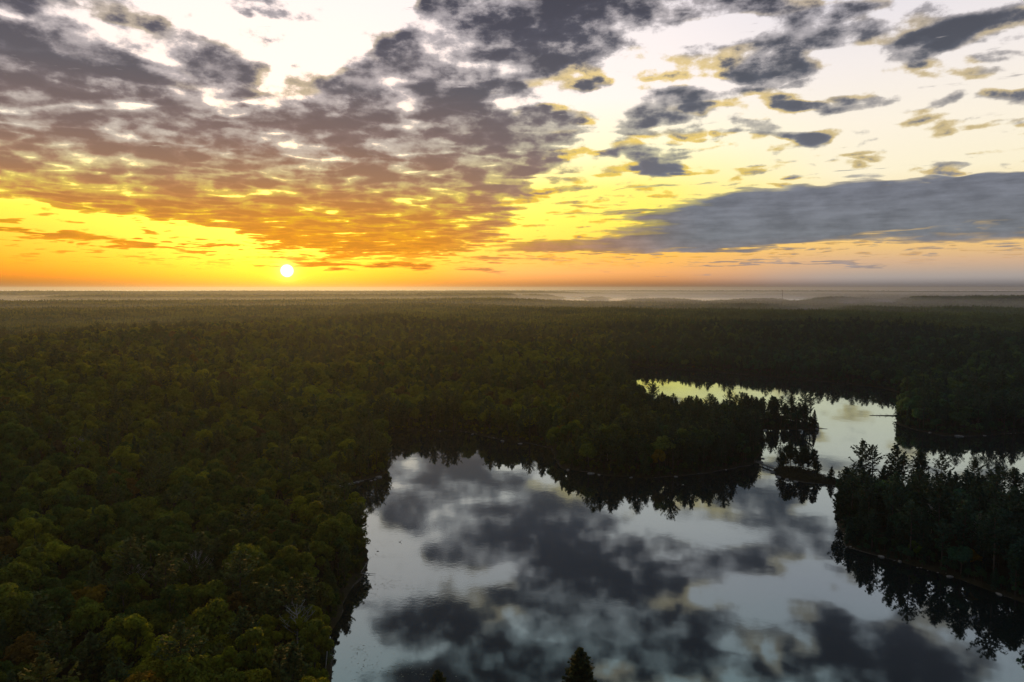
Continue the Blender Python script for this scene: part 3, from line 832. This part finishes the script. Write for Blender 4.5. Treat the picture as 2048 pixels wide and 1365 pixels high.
# place phrases: bands of the picture in words one can follow
def place_of(px, py, kind_):
    if px < 790:
        side = "at the far left edge" if px < 130 else "left of the lake" if px > 560 else "in the left wood"
        lake = px > 560
        if py > 1270: v = "along the bottom edge"
        elif py > 1190: v = "just above the bottom edge"
        elif py > 1120: v = "in the lower forest"
        elif py > 1060: v = "level with the lily pads"
        elif py > 1000: v = "level with the dark cove"
        elif py > 950: v = "level with the lake's top"
        else: v = "uphill of the cove"
        return v + (", far left" if px < 180 else ", beside the lake" if lake else ", left of centre" if px > 370 else ", inner left")
    if px > 1640 and py > 860:
        v = "skyline" if py < 930 else "upper slope" if py < 985 else "middle slope" if py < 1050 else "lower slope"
        return "on the right-hand point's %s%s" % (v, ", right edge" if px > 1900 else ", inner part" if px > 1780 else ", tip")
    if px > 1640: return "on the far right shore behind the floating tree"
    if py > 880: return "on the shore of the middle point" + (", right end" if px > 1380 else ", left end")
    return "on the middle point's back" + (", right end" if px > 1380 else ", left end")
ORD = ["leftmost", "second from left", "third from left", "fourth from left", "fifth from left", "sixth from left", "seventh from left", "eighth from left",
       "ninth from left", "tenth from left", "eleventh from left", "twelfth from left"] 
def ordinal(k):
    if k < len(ORD): return ORD[k]
    return "%dth from left" % (k + 1) if (k + 1) % 10 not in (1, 2, 3) or 10 < (k + 1) % 100 < 14 else "%d%s from left" % (k + 1, {1: "st", 2: "nd", 3: "rd"}[(k + 1) % 10])
for kind_, c in chosen.items():
    buckets = {}
    for i in c:
        form = "broadleaf tree" if kind_ == "broadleaf_tree" else ("cone-shaped conifer" if hem[i] else "tiered pine")
        buckets.setdefault((tname[i], form, place_of(cx_[i], cy_[i], kind_)), []).append(i)
    for (cn, form, pl), L in buckets.items():
        L.sort(key=lambda i: cx_[i])
        for k, i in enumerate(L):
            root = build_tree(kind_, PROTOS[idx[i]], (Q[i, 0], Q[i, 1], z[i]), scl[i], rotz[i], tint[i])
            lab = ("%s %s %s" % (cn, form, pl)) if len(L) == 1 else ("%s %s %s, %s" % (cn, form, pl, ordinal(k)))
            tag(root, lab, "broadleaf tree" if kind_ == "broadleaf_tree" else "pine",
                "broadleaf trees of the forest" if kind_ == "broadleaf_tree" else "pines and hemlocks of the forest")

# ---- the rest of the wood
def scatter(name, P, ind, s, rz, tnt, coll, label):
    me = bpy.data.meshes.new(name)
    me.vertices.add(len(P)); me.vertices.foreach_set("co", np.asarray(P, np.float32).reshape(-1))
    for nm_, ty_, dat in (("ind", 'INT', np.asarray(ind, np.int32)), ("rz", 'FLOAT', np.asarray(rz, np.float32))):
        a = me.attributes.new(nm_, ty_, 'POINT'); a.data.foreach_set("value", dat)
    a = me.attributes.new("sc3", 'FLOAT_VECTOR', 'POINT'); a.data.foreach_set("vector", np.asarray(s, np.float32).reshape(-1))
    a = me.attributes.new("tint", 'FLOAT_COLOR', 'POINT')
    a.data.foreach_set("color", np.concatenate([np.asarray(tnt, np.float32), np.ones((len(P), 1), np.float32)], 1).reshape(-1))
    o = bpy.data.objects.new(name, me); col.objects.link(o)
    ng = bpy.data.node_groups.new(name, 'GeometryNodeTree')
    ng.interface.new_socket("Geometry", in_out='INPUT', socket_type='NodeSocketGeometry')
    ng.interface.new_socket("Geometry", in_out='OUTPUT', socket_type='NodeSocketGeometry')
    gi = ng.nodes.new('NodeGroupInput'); go = ng.nodes.new('NodeGroupOutput')
    iop = ng.nodes.new('GeometryNodeInstanceOnPoints'); ci = ng.nodes.new('GeometryNodeCollectionInfo')
    ci.inputs['Collection'].default_value = coll; ci.inputs['Separate Children'].default_value = True; ci.inputs['Reset Children'].default_value = True
    m2p = ng.nodes.new('GeometryNodeMeshToPoints')
    L = ng.links.new
    def attr(n_, dt):
        a_ = ng.nodes.new('GeometryNodeInputNamedAttribute'); a_.data_type = dt; a_.inputs['Name'].default_value = n_; return a_.outputs['Attribute']
    L(gi.outputs[0], m2p.inputs['Mesh']); L(m2p.outputs[0], iop.inputs['Points']); L(ci.outputs[0], iop.inputs['Instance'])
    iop.inputs['Pick Instance'].default_value = True
    L(attr('ind', 'INT'), iop.inputs['Instance Index'])
    cx = ng.nodes.new('ShaderNodeCombineXYZ'); L(attr('rz', 'FLOAT'), cx.inputs[2])
    e2r = ng.nodes.new('FunctionNodeEulerToRotation'); L(cx.outputs[0], e2r.inputs[0]); L(e2r.outputs[0], iop.inputs['Rotation'])
    L(attr('sc3', 'FLOAT_VECTOR'), iop.inputs['Scale']); L(iop.outputs[0], go.inputs[0])
    md = o.modifiers.new("scatter", 'NODES'); md.node_group = ng
    tag(o, label, kind="stuff")
    return o
rest = ~taken
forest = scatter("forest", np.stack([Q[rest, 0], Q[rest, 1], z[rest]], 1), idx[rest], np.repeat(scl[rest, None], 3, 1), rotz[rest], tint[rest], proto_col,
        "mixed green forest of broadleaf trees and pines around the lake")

# young growth and bushes that hide the trunks along every near shore
U = hexpts(2.1, 70, 900, 46); us = shore_dist(U); k = (us > .4) & (us < 8.5) & (rng.random(len(U)) < np.where(us < 3, .85, .7)) & (sdf_poly(U, ISLE) > 1)
U, us = U[k], us[k]; uz = height(U, us)
ux, uy, _ = project(U[:, 0], U[:, 1], uz + 5); k = ~((U[:, 1] < 175) & (ux > 720) & (uy < 1380)); U, us, uz = U[k], us[k], uz[k]
uc = rng.random(len(U)) < .5
ui = np.where(uc, NB + NP_ + rng.integers(0, NH, len(U)), rng.integers(0, NB, len(U)))
usc = rng.uniform(.14, .36, len(U)) * np.where(np.arctan2(U[:, 0], U[:, 1]) > .38, 1.2, 1.0) * np.where(us < 1.5, .6, 1.0)
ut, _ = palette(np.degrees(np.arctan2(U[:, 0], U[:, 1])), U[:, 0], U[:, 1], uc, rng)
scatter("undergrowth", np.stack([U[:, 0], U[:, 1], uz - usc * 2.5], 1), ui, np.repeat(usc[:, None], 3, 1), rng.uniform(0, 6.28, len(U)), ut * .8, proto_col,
        "bushes and saplings crowding the shoreline under the trees")

# far woods: clumps whose footprint grows with distance
PTS = []
rr_ = 1330.0
while rr_ < 25500:
    step = 25.0 * max(1.0, rr_ / 1700.0)
    n_ = int(2 * math.radians(47) * rr_ / step) + 1
    a = np.linspace(-47, 47, n_) + rng.uniform(-.4, .4, n_) * 94 / n_
    r2 = rr_ + rng.uniform(-.35, .35, n_) * step
    PTS.append(np.stack([r2 * np.sin(np.radians(a)), r2 * np.cos(np.radians(a)), np.full(n_, step / 25.0)], 1))
    rr_ += step * .92
PTS = np.concatenate(PTS)
sd2 = shore_dist(PTS[:, :2]); k = sd2 > 9.0 * np.minimum(PTS[:, 2], 2.5); PTS, sd2 = PTS[k], sd2[k]
z2 = height(PTS[:, :2], sd2)
hs = rng.uniform(.85, 1.12, len(PTS)) * (1 + .35 * np.clip(PTS[:, 2] - 1, 0, 3) / 3)
hs = np.where(sd2 < 60, hs * .8, hs)
hs = np.where((np.hypot(PTS[:, 0], PTS[:, 1]) > 2600) & (sd2 < 399), hs * .82, hs)
az2 = np.degrees(np.arctan2(PTS[:, 0], PTS[:, 1]))
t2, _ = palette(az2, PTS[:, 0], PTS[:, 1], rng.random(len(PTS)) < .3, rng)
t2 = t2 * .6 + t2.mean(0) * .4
hsc = PTS[:, 2] * 1.12
distant = scatter("distant_forest", np.stack([PTS[:, 0], PTS[:, 1], z2], 1), rng.integers(0, 6, len(PTS)), np.stack([hsc, hsc, hs], 1),
        rng.uniform(0, 6.28, len(PTS)), t2, clump_col, "hazy forest rolling away to the horizon")

# ------------------------------------------------------------------ trees placed one by one
def hero(name, proto, px, py, hgt, label, cat, group, tnt, rz=None, zoff=0.0, y_off=0.0):
    x, y = gnd(px, py)
    zz0 = max(z_at(x, y), 0.15) + zoff
    s = hgt / proto.h
    r_ = build_tree(name, proto, (x, y, zz0 - 0.1), s, rz if rz is not None else (px * 1.7) % 6.28, tnt)
    return tag(r_, label, cat, group)
TE = (.018, .042, .028)
ep_labels = ["tallest tiered pine at the tip of the right-hand point, against bright water", "broad tall pine just right of the tallest pine on the point",
 "lone tall pine with upswept boughs in the middle of the point's skyline", "bushy pine where the point's skyline meets the dark reflection",
 "open-boughed pine on the skyline against the narrow bright gap", "pine with gappy crown left of the yellow water strip",
 "short pine against the yellow water strip at right", "symmetrical pine standing clear against the yellow water strip", "slim pine right of the symmetrical one, against the yellow strip",
 "pine cut by the right edge of the frame, on the skyline", "low pine beside the pale rock neck at the point's tip", "shore pine on the left flank of the right-hand point"]
EPK = PP
for (px, py, hh, k), lb in zip(EP, ep_labels):
    hero("pine_tree", PP[k], px, py, hh, lb, "pine", "tall pines on the right-hand point", TE)

ISL = [(1562, 944, 9.5, 2, "low bushy pine at the islet's left end by the footbridge"), (1572, 947, 14.0, 1, "tall ragged pine, left of the islet's tall pines"),
       (1581, 943, 14.8, 3, "tallest pine of the islet, second tall one from the footbridge"), (1591, 947, 12.5, 0, "slender pine with bare lower trunk in the islet's middle"),
       (1601, 944, 9.0, 2, "short pine with orange-lit edge in the islet's middle"), (1607, 950, 14.5, 3, "narrow tall pine right of the islet's middle"),
       (1616, 949, 10.5, 4, "thin pine between the islet's two right tall pines"), (1627, 953, 13.5, 1, "rightmost tall pine on the islet, bare trunk showing"),
       (1634, 955, 8.0, 2, "small leaning pine under the islet's rightmost tall pine")]
PI = [Proto("islet_pine", h, pine(700 + i, h, rr0 * 1.15, 52, .30, st, 0, .62, 'white', .95), M_needle) for i, (h, rr0, st) in enumerate([(13, 2.6, .35), (14, 3.0, .30), (10, 2.5, .15), (15, 2.7, .38), (11, 2.0, .3)])]
for px, py, hh, k, lb in ISL:
    hero("pine_tree", PI[k], px, py, hh, lb, "pine", "pines on the islet", TE)
PS = Proto("young_hemlock", 7, pine(760, 7, 2.5, 40, .20, .06, .1, .42, 'cone', 1.0, 6), M_needle)
hero("hemlock_tree", PS, 1661, 965, 7.2, "small lone conical hemlock at the islet's right end, before the rock", "hemlock", None, TE)
# the two tips that rise into the bottom of the picture
PF = Proto("near_hemlock", 16, pine(780, 16, 5.4, 110, .25, .10, .25, .50, 'cone', 1.0, 7), M_needle)
def tip(px, top_py, y, lb, tnt, proto):
    v = sight(px, top_py); t = y / v.y; x = v.x * t; ztop = CAM_H + v.z * t
    zg = max(z_at(x, y), .3)
    r_ = build_tree("hemlock_tree", proto, (x, y, zg), (ztop - zg) / (proto.h * .985), px * .01, tnt)
    return tag(r_, lb, "hemlock")
tip(1160, 1300, 150, "dense dark conifer tip rising into the bottom edge over the lake", (.022, .036, .016), PF)
tip(876, 1341, 149, "smallest conifer tip peeking over the bottom edge, left of the dense one", (.022, .034, .016), PF)
PG = Proto("golden_bush", 9, broadleaf(790, 9, 3.2, 1500, .26, 10), M_leaf)
hero("broadleaf_tree", PG, 1946, 1152, 8.0, "small golden-yellow tree at the foot of the right-hand point's slope", "broadleaf tree", None, (.15, .11, .012))
hero("broadleaf_tree", PG, 1832, 1126, 7.0, "bright green sapling low on the right-hand point above the black water", "broadleaf tree", None, (.05, .10, .015))

# ------------------------------------------------------------------ bare trees
def bare_tree(seed, h):
    rnd = random.Random(seed); mb = MB()
    mb.tube([(0, 0, -.5), (.2, .1, h * .5), (0, .2, h)], [.24, .16, .03], 6)
    for i in range(26):
        z0 = h * rnd.uniform(.35, .92); a = rnd.uniform(0, 6.28); L_ = (h - z0) * .45 + 1.2
        p1 = Vector((math.cos(a) * L_ * .5, math.sin(a) * L_ * .5, z0 + L_ * .45)); p2 = Vector((math.cos(a) * L_, math.sin(a) * L_, z0 + L_ * 1.0))
        mb.tube([(0.1, .1, z0), p1, p2], [.07, .045, .015], 4)
        for k in range(5):
            t = rnd.uniform(.3, 1); q0 = p1.lerp(p2, t); dd = Vector((rnd.uniform(-1, 1), rnd.uniform(-1, 1), rnd.uniform(.1, 1))) * .9
            mb.tube([q0, q0 + dd * .5 + Vector((0, 0, .1)), q0 + dd], [.03, .022, .01], 3)
    return mb.mesh("bare_branches")
BT = [bare_tree(900 + i, 15.5 + i) for i in range(3)]
for me in BT: me.materials.append(M_dead)
for i, (px, py, hh, lb) in enumerate([(160, 1000, 1.1, "leafless grey tree high in the lower left wood, leftmost of the bare ones"), (395, 1215, 1.0, "leafless grey tree amid reddish crowns in the lower left wood"),
        (598, 1345, 1.0, "leafless grey tree near the bottom edge left of the lake"), (270, 1245, .95, "bare twiggy tree left of the reddish hollow, lower left wood"), (480, 1235, .9, "bare twiggy tree right of the reddish hollow, lower left wood"),
        (1958, 1120, .9, "bare grey tree standing on the right-hand point's lower slope"), (1862, 1085, .9, "bare pale stem in the middle of the right-hand point"), (1215, 925, .8, "bare pale stem on the middle point's front edge")]):
    x, y = gnd(px, py); o = link("bare_tree", BT[i % 3]); o.location = (x, y, max(z_at(x, y), .2)); o.scale = (hh, hh, hh); o.rotation_euler = (0, 0, i * 1.3)
    tag(o, lb, "bare tree", "leafless trees among the green crowns")

# ------------------------------------------------------------------ dead wood
def log_thing(name, pts, rad, label, cat, mat, stubs=(), group=None):
    mb = MB(); c0 = Vector(pts[0])
    mb.tube([Vector(p) - c0 for p in pts], rad, 7)
    o = link(name, mb.mesh(name, True), mats=[mat]); o.location = c0
    for a, b, r_ in stubs:
        s_ = MB(); s_.tube([Vector(a) - c0, (Vector(a) + Vector(b)) / 2 - c0 + Vector((0, 0, .1)), Vector(b) - c0], [r_, r_ * .7, r_ * .3], 5)
        link("branch", s_.mesh("branch", True), o, [mat])
    tag(o, label, cat, group); return o
def w3(px, py, z_=0.0):
    x, y = gnd(px, py); return Vector((x, y, z_))
a = w3(650, 1352, .4); b = w3(650, 1352, .4) + Vector((.8, 0, 12.5))
log_thing("dead_snag", [a, (a + b) / 2 + Vector((.3, 0, 0)), b], [.2, .14, .05], "pale bare snag leaning at the forest edge above the bottom left shore", "dead tree", M_dead,
    [(a + (b - a) * .7, a + (b - a) * .7 + Vector((1.6, .2, .9)), .06), (a + (b - a) * .82, a + (b - a) * .82 + Vector((-1.1, -.3, .8)), .05)])
a, b = w3(722, 1150, .8), w3(742, 1143, 5.2)
log_thing("leaning_dead_tree", [a, (a + b) / 2, b], [.17, .13, .05], "thin pale dead trunk leaning out over the water beside the lily pads", "dead tree", M_dead)
a, b = w3(716, 1150, .5), w3(752, 1149, .25)
log_thing("fallen_log", [a, (a + b) / 2, b], [.16, .12, .04], "pale dead trunk lying flat from the left bank out on the water", "log", M_dead)
a, b = w3(671, 975, .3), w3(728, 962, .2)
log_thing("fallen_log", [a, (a + b) / 2 + Vector((0, 0, .05)), b], [.22, .18, .08], "long grey log along the dark cove's shore on the left", "log", M_dead)
a, b = w3(1806, 832.5, .35), w3(1739, 831.5, .12)
m_ = a + (b - a) * .5
ft = log_thing("fallen_tree", [a, m_, b], [.45, .34, .14], "long fallen tree lying in the bay off the far right shore", "fallen tree", M_wood,
    [(a + (b - a) * t, a + (b - a) * t + Vector((dx, dy, dz)), .12) for t, dx, dy, dz in ((.35, -.8, -3.5, .9), (.42, -.9, 3.0, 1.1), (.55, -.6, -2.8, .7), (.62, -1.0, 3.4, .9), (.72, -.8, -3.6, .8), (.85, -1.2, 2.6, .6), (.5, -.2, .6, 1.6), (.78, -.2, -.5, 1.3))])
a = w3(798, 1085, -.1)
log_thing("driftwood", [a, a + Vector((.5, .1, .25)), a + Vector((1.0, .2, .85))], [.10, .09, .04], "small forked dark driftwood sticking out of the open water", "driftwood", M_wood,
    [(a + Vector((.5, .1, .25)), a + Vector((-.3, .1, .30)), .06)])
log_thing("floating_log", [w3(753, 1103.5, .02), w3(755.5, 1103, .08), w3(758, 1103.5, .02)], [.06, .16, .05], "short dark log floating off the left bank above the lily pads", "log", M_wood)
log_thing("floating_log", [w3(1640, 857.6, .1), w3(1655, 858.4, .06)], [.3, .1], "dark log pointing from the back point's tip into the bay", "log", M_wood)

# ------------------------------------------------------------------ footbridge to the islet
A3, B3 = w3(1511, 927), w3(1550, 942)
d = (B3 - A3); Lb = d.length; angb = math.atan2(d.y, d.x)
fb = empty("footbridge", (A3.x, A3.y, 0), angb)
tag(fb, "narrow wooden footbridge with low rails joining the middle point to the islet", "footbridge")
mb = MB()
n_pl = int(Lb / .35)
for i in range(n_pl): mb.box((.35 * (i + .5), 0, 1.02), (.28, 1.5, .07))
link("deck", mb.mesh("deck"), fb, [M_wood])
for s_ in (-1, 1):
    mb = MB(); mb.box((Lb / 2, s_ * .6, .86), (Lb + .6, .16, .22)); link("beam", mb.mesh("beam"), fb, [M_wood])
    mb = MB(); mb.box((Lb / 2, s_ * .7, 1.98), (Lb, .12, .12)); link("handrail", mb.mesh("handrail"), fb, [M_wood])
    k_ = max(4, int(Lb / 2.6))
    for i in range(k_ + 1):
        mb = MB(); mb.box((Lb * i / k_, s_ * .7, 1.0 if i % 2 == 0 else 1.45), (.14, .12, 1.9 if i % 2 == 0 else 1.0)); link("rail_post", mb.mesh("rail_post"), fb, [M_wood])
for i in (1, 2):
    for s_ in (-1, 1):
        mb = MB(); mb.tube([(Lb * i / 3, s_ * .45, -1.2), (Lb * i / 3, s_ * .45, .76)], [.14, .12], 7); link("pile", mb.mesh("pile", True), fb, [M_wood])

# ------------------------------------------------------------------ radio mast far behind
mx_, my_ = gnd(1564.5, 604.8)
k = 85.0
zt = max(z_at(mx_, my_), 0)
mast = empty("radio_mast", (mx_, my_, zt), .3)
tag(mast, "tall thin lattice mast standing alone on the hazy right horizon", "radio mast")
def leg_r(z_): return 2.6 - 1.5 * z_ / k
for j in range(3):
    aa = 2 * math.pi * j / 3
    mb = MB(); mb.tube([(leg_r(0) * math.cos(aa), leg_r(0) * math.sin(aa), -1), (leg_r(k) * math.cos(aa), leg_r(k) * math.sin(aa), k)], [.5, .4], 5)
    link("leg", mb.mesh("leg"), mast, [M_steel])
mb = MB(); nbx = 24
for i in range(nbx):
    z0, z1 = k * i / nbx, k * (i + 1) / nbx
    for j in range(3):
        a0, a1 = 2 * math.pi * j / 3, 2 * math.pi * (j + 1) / 3
        mb.tube([(leg_r(z0) * math.cos(a0), leg_r(z0) * math.sin(a0), z0), (leg_r(z1) * math.cos(a1), leg_r(z1) * math.sin(a1), z1)], [.24, .24], 4)
        mb.tube([(leg_r(z1) * math.cos(a0), leg_r(z1) * math.sin(a0), z1), (leg_r(z1) * math.cos(a1), leg_r(z1) * math.sin(a1), z1)], [.12, .12], 4)
link("lattice", mb.mesh("lattice"), mast, [M_steel])
for j in range(3):
    aa = 2 * math.pi * j / 3 + .5
    mb = MB(); mb.box((0, 0, 0), (.5, .9, 3.0)); mb.box((-.6, 0, 0), (.9, .15, .15))
    o = link("antenna_panel", mb.mesh("antenna_panel"), mast, [M_steel]); o.location = (2.6 * math.cos(aa), 2.6 * math.sin(aa), k - 2.2); o.rotation_euler = (0, 0, aa)
mb = MB(); mb.tube([(0, 0, k - .2), (0, 0, k + 5)], [.12, .05], 5); link("whip_antenna", mb.mesh("whip"), mast, [M_steel])

# ------------------------------------------------------------------ shore rocks and islet heath
rk = [MB() for _ in range(4)]
for i, m0 in enumerate(rk): m0.lump((0, 0, 0), (1, .75, .45), 40 + i, 2, .3)
rkm = [m0.mesh("rock") for m0 in rk]
for me in rkm: me.materials.append(M_rock)
ROCKS = [(757, 955.5, 1.7, "pale boulder at the tip of the left cape, largest there"), (750, 960, 1.1, "small boulder left of the pale one on the left cape"), (743, 962, .8, "smallest boulder of the left cape, farthest left"),
 (715, 965, 1.2, "low rock on the dark cove's shore behind the long log"),
 (1136, 941, 1.3, "rock at the left foot of the middle point"), (1183, 948, 1.8, "broad pale slab on the middle point's front shore, left part"), (1198, 950.5, 1.2, "smaller slab right of the broad pale slab"),
 (1262, 956, 1.1, "low grey rock midway along the middle point's front shore"), (1352, 954, 1.0, "grey rock on the middle point's front shore, right of midway"), (1452, 940, .9, "small rock near the right end of the middle point's shore"),
 (1521, 925, 1.6, "dark boulder at the middle point's tip beside the footbridge"), (1526, 918, 1.2, "dark rock behind the footbridge's left end"), (1530, 861, 1.8, "pale rock at the root of the back point's shore"),
 (1600, 861, 1.3, "low rock along the back point's shore"), (1634, 859, 1.9, "dark rock ledge at the back point's tip"), (1546, 946, 1.5, "dark boulder at the islet's left end under the footbridge"),
 (1556, 955, 1.5, "flat rock on the islet's front left shore"), (1573, 960, 1.4, "rock in front of the islet's tall pines"), (1592, 964, 1.2, "low rock midway along the islet's front shore"),
 (1681, 968, 2.0, "pale smooth rock of the neck right of the small hemlock"), (1689, 971, 1.8, "pale rock next to the point at the end of the neck"), (1672, 967, 1.4, "rock at the right foot of the small hemlock"),
 (1860, 866, 1.5, "rock on the far right shore, left part"), (1915, 873, 1.9, "pale slab on the far right shore"), (1925, 873.6, 1.3, "small slab right of the pale slab, far right shore"), (1970, 872, 1.2, "low rock on the far right shore, right part"),
 (1762, 1114, 1.3, "brownish rock at the foot of the right-hand point, left part"), (1800, 1124, 1.0, "rock low on the right-hand point's shore"), (1900, 1154, 1.1, "rock by the golden tree at the point's foot"), (1998, 1189, 1.1, "pale rock at the point's foot near the right edge"),
 (1672, 1030, .8, "round dark rock alone in the water off the point's left flank"), (1005, 883, 1.6, "pale rock on the far cove's shore"), (945, 869, 1.3, "low rock on the far cove's shore, left of the pale one"), (1040, 888, 1.4, "grey rock on the far cove's shore, right of the pale one"),
 (880, 863, 1.2, "small rock at the back of the far cove")]
for i, (px, py, s_, lb) in enumerate(ROCKS):
    x, y = gnd(px, py)
    o = link("shore_rock", rkm[i % 4]); o.location = (x, y, .12 * s_); o.scale = (s_, s_ * .8, s_ * .8); o.rotation_euler = (0, 0, i * 1.9)
    tag(o, lb, "rock", "rocks along the shore")
# small stones strewn along the near shores
stone_col = bpy.data.collections.new("stone kinds")
for k, me in enumerate(rkm): stone_col.objects.link(bpy.data.objects.new("stone_%02d" % k, me))
S_ = hexpts(1.6, 100, 900, 46); ss_ = shore_dist(S_); k = (ss_ > -.9) & (ss_ < .9) & (fbm(S_[:, 0] / 14, S_[:, 1] / 14, 3) > .57) & (rng.random(len(S_)) < .6)
S_, ss_ = S_[k], ss_[k]; k = rng.uniform(.10, .62, len(S_)) ** 1.5
scatter("shore_stones", np.stack([S_[:, 0], S_[:, 1], np.maximum(ss_, 0) * .4], 1), rng.integers(0, 4, len(S_)), np.stack([k, k, k], 1), rng.uniform(0, 6.28, len(S_)), np.ones((len(S_), 3)) * .2, stone_col,
        "small pale stones strewn along the waterline")
# heath: low bushes on the islet
rs2 = np.random.default_rng(5)
HP = []
xy = ISLE[:, 0].min(), ISLE[:, 0].max(), ISLE[:, 1].min(), ISLE[:, 1].max()
cand = np.stack([rs2.uniform(xy[0], xy[1], 4000), rs2.uniform(xy[2], xy[3], 4000)], 1)
cand = cand[sdf_poly(cand, ISLE) < -.9]
C = np.concatenate([np.stack([cand[:, 0], cand[:, 1], np.zeros(len(cand))], 1)] * 8)
hz = height(C[:, :2], shore_dist(C[:, :2]))
C += rs2.normal(0, .22, C.shape); C[:, 2] = hz + rs2.uniform(.05, 1.15, len(C)) * (0.5 + .9 * fbm(C[:, 0] / 3, C[:, 1] / 3, 2))
V_, F_ = cards(C, rs2.normal(0, .5, C.shape) + np.array([0, 0, 1.0]), .20, rs2)
heath = link("heath", mesh_np("heath", V_, [F_]), mats=[M_heath]); tag(heath, "low dark heath and brush covering the islet", kind="stuff")
# lily pads
C = []
for (px, py, sx, sy, n_) in [(775, 1112, 22, 3.5, 60), (760, 1165, 28, 6, 160), (800, 1175, 30, 5, 90), (745, 1190, 10, 4, 50), (750, 1093, 25, 3, 40), (765, 1083, 22, 2, 40), (1695, 1003, 9, 5, 60), (770, 1335, 40, 12, 130), (718, 1300, 14, 8, 50), (820, 1348, 40, 8, 50)]:
    for _ in range(n_):
        x, y = gnd(px + random.Random(_ + px).gauss(0, sx), py + random.Random(_ * 7 + py).gauss(0, sy)); C.append((x, y, .012))
C = np.array(C); C = C[(shore_dist(C[:, :2]) < -1)]
V6 = []; 
for i, c in enumerate(C):
    s_ = .06 + .12 * ((i * 37) % 11) / 11
    V6 += [(c[0] + s_ * math.cos(a_), c[1] + s_ * math.sin(a_), c[2]) for a_ in np.arange(6) * math.pi / 3 + i]
lil = link("lily_pads", mesh_np("lily_pads", np.array(V6), [np.arange(len(V6)).reshape(-1, 6)]), mats=[M_lily]); tag(lil, "scattered small lily pads floating off the left bank", kind="stuff")

# ------------------------------------------------------------------ air
bm = bmesh.new(); bmesh.ops.create_cube(bm, size=1.0)
for v in bm.verts: v.co = Vector((v.co.x * 56000, v.co.y * 56000, -6.5 if v.co.z < 0 else 128.0))
me = bpy.data.meshes.new("haze"); bm.to_mesh(me); bm.free()
m_, q = new_mat("haze air")
pv = q.n('ShaderNodeVolumePrincipled')
pv.inputs['Color'].default_value = (.42, .50, .68, 1); pv.inputs['Density'].default_value = 0.000045; pv.inputs['Anisotropy'].default_value = 0.6
finish(q, None, pv.outputs[0])
hz_o = link("haze", me, mats=[m_]); tag(hz_o, "thin warm haze over the far forest", kind="stuff")

# ground mist lying in the far lowlands: a thin sheet that thickens with distance
prof = [(950, -5.5), (950, 1.0), (1350, 20.0), (1700, 28.0), (2600, 40.0), (4500, 46.0), (27400, 50.0), (27400, -5.5)]
azs = [R(v) for v in range(-60, 61, 4)]
V_ = [(r_ * math.sin(a_), r_ * math.cos(a_), z_) for a_ in azs for r_, z_ in prof]
npf = len(prof)
F_ = [(i * npf + j, i * npf + (j + 1) % npf, (i + 1) * npf + (j + 1) % npf, (i + 1) * npf + j) for i in range(len(azs) - 1) for j in range(npf)]
F_ += [tuple(range(npf))[::-1], tuple((len(azs) - 1) * npf + j for j in range(npf))]
me = bpy.data.meshes.new("valley_mist"); me.from_pydata(V_, [], F_)
bm = bmesh.new(); bm.from_mesh(me); bmesh.ops.recalc_face_normals(bm, faces=bm.faces); bm.to_mesh(me); bm.free()
m_, q = new_mat("ground mist")
pv = q.n('ShaderNodeVolumePrincipled')
pv.inputs['Color'].default_value = (.54, .64, .90, 1); pv.inputs['Density'].default_value = 0.00019; pv.inputs['Anisotropy'].default_value = 0.6
finish(q, None, pv.outputs[0])
tag(link("valley_mist", me, mats=[m_]), "low mist lying between the far wooded ridges", kind="stuff")
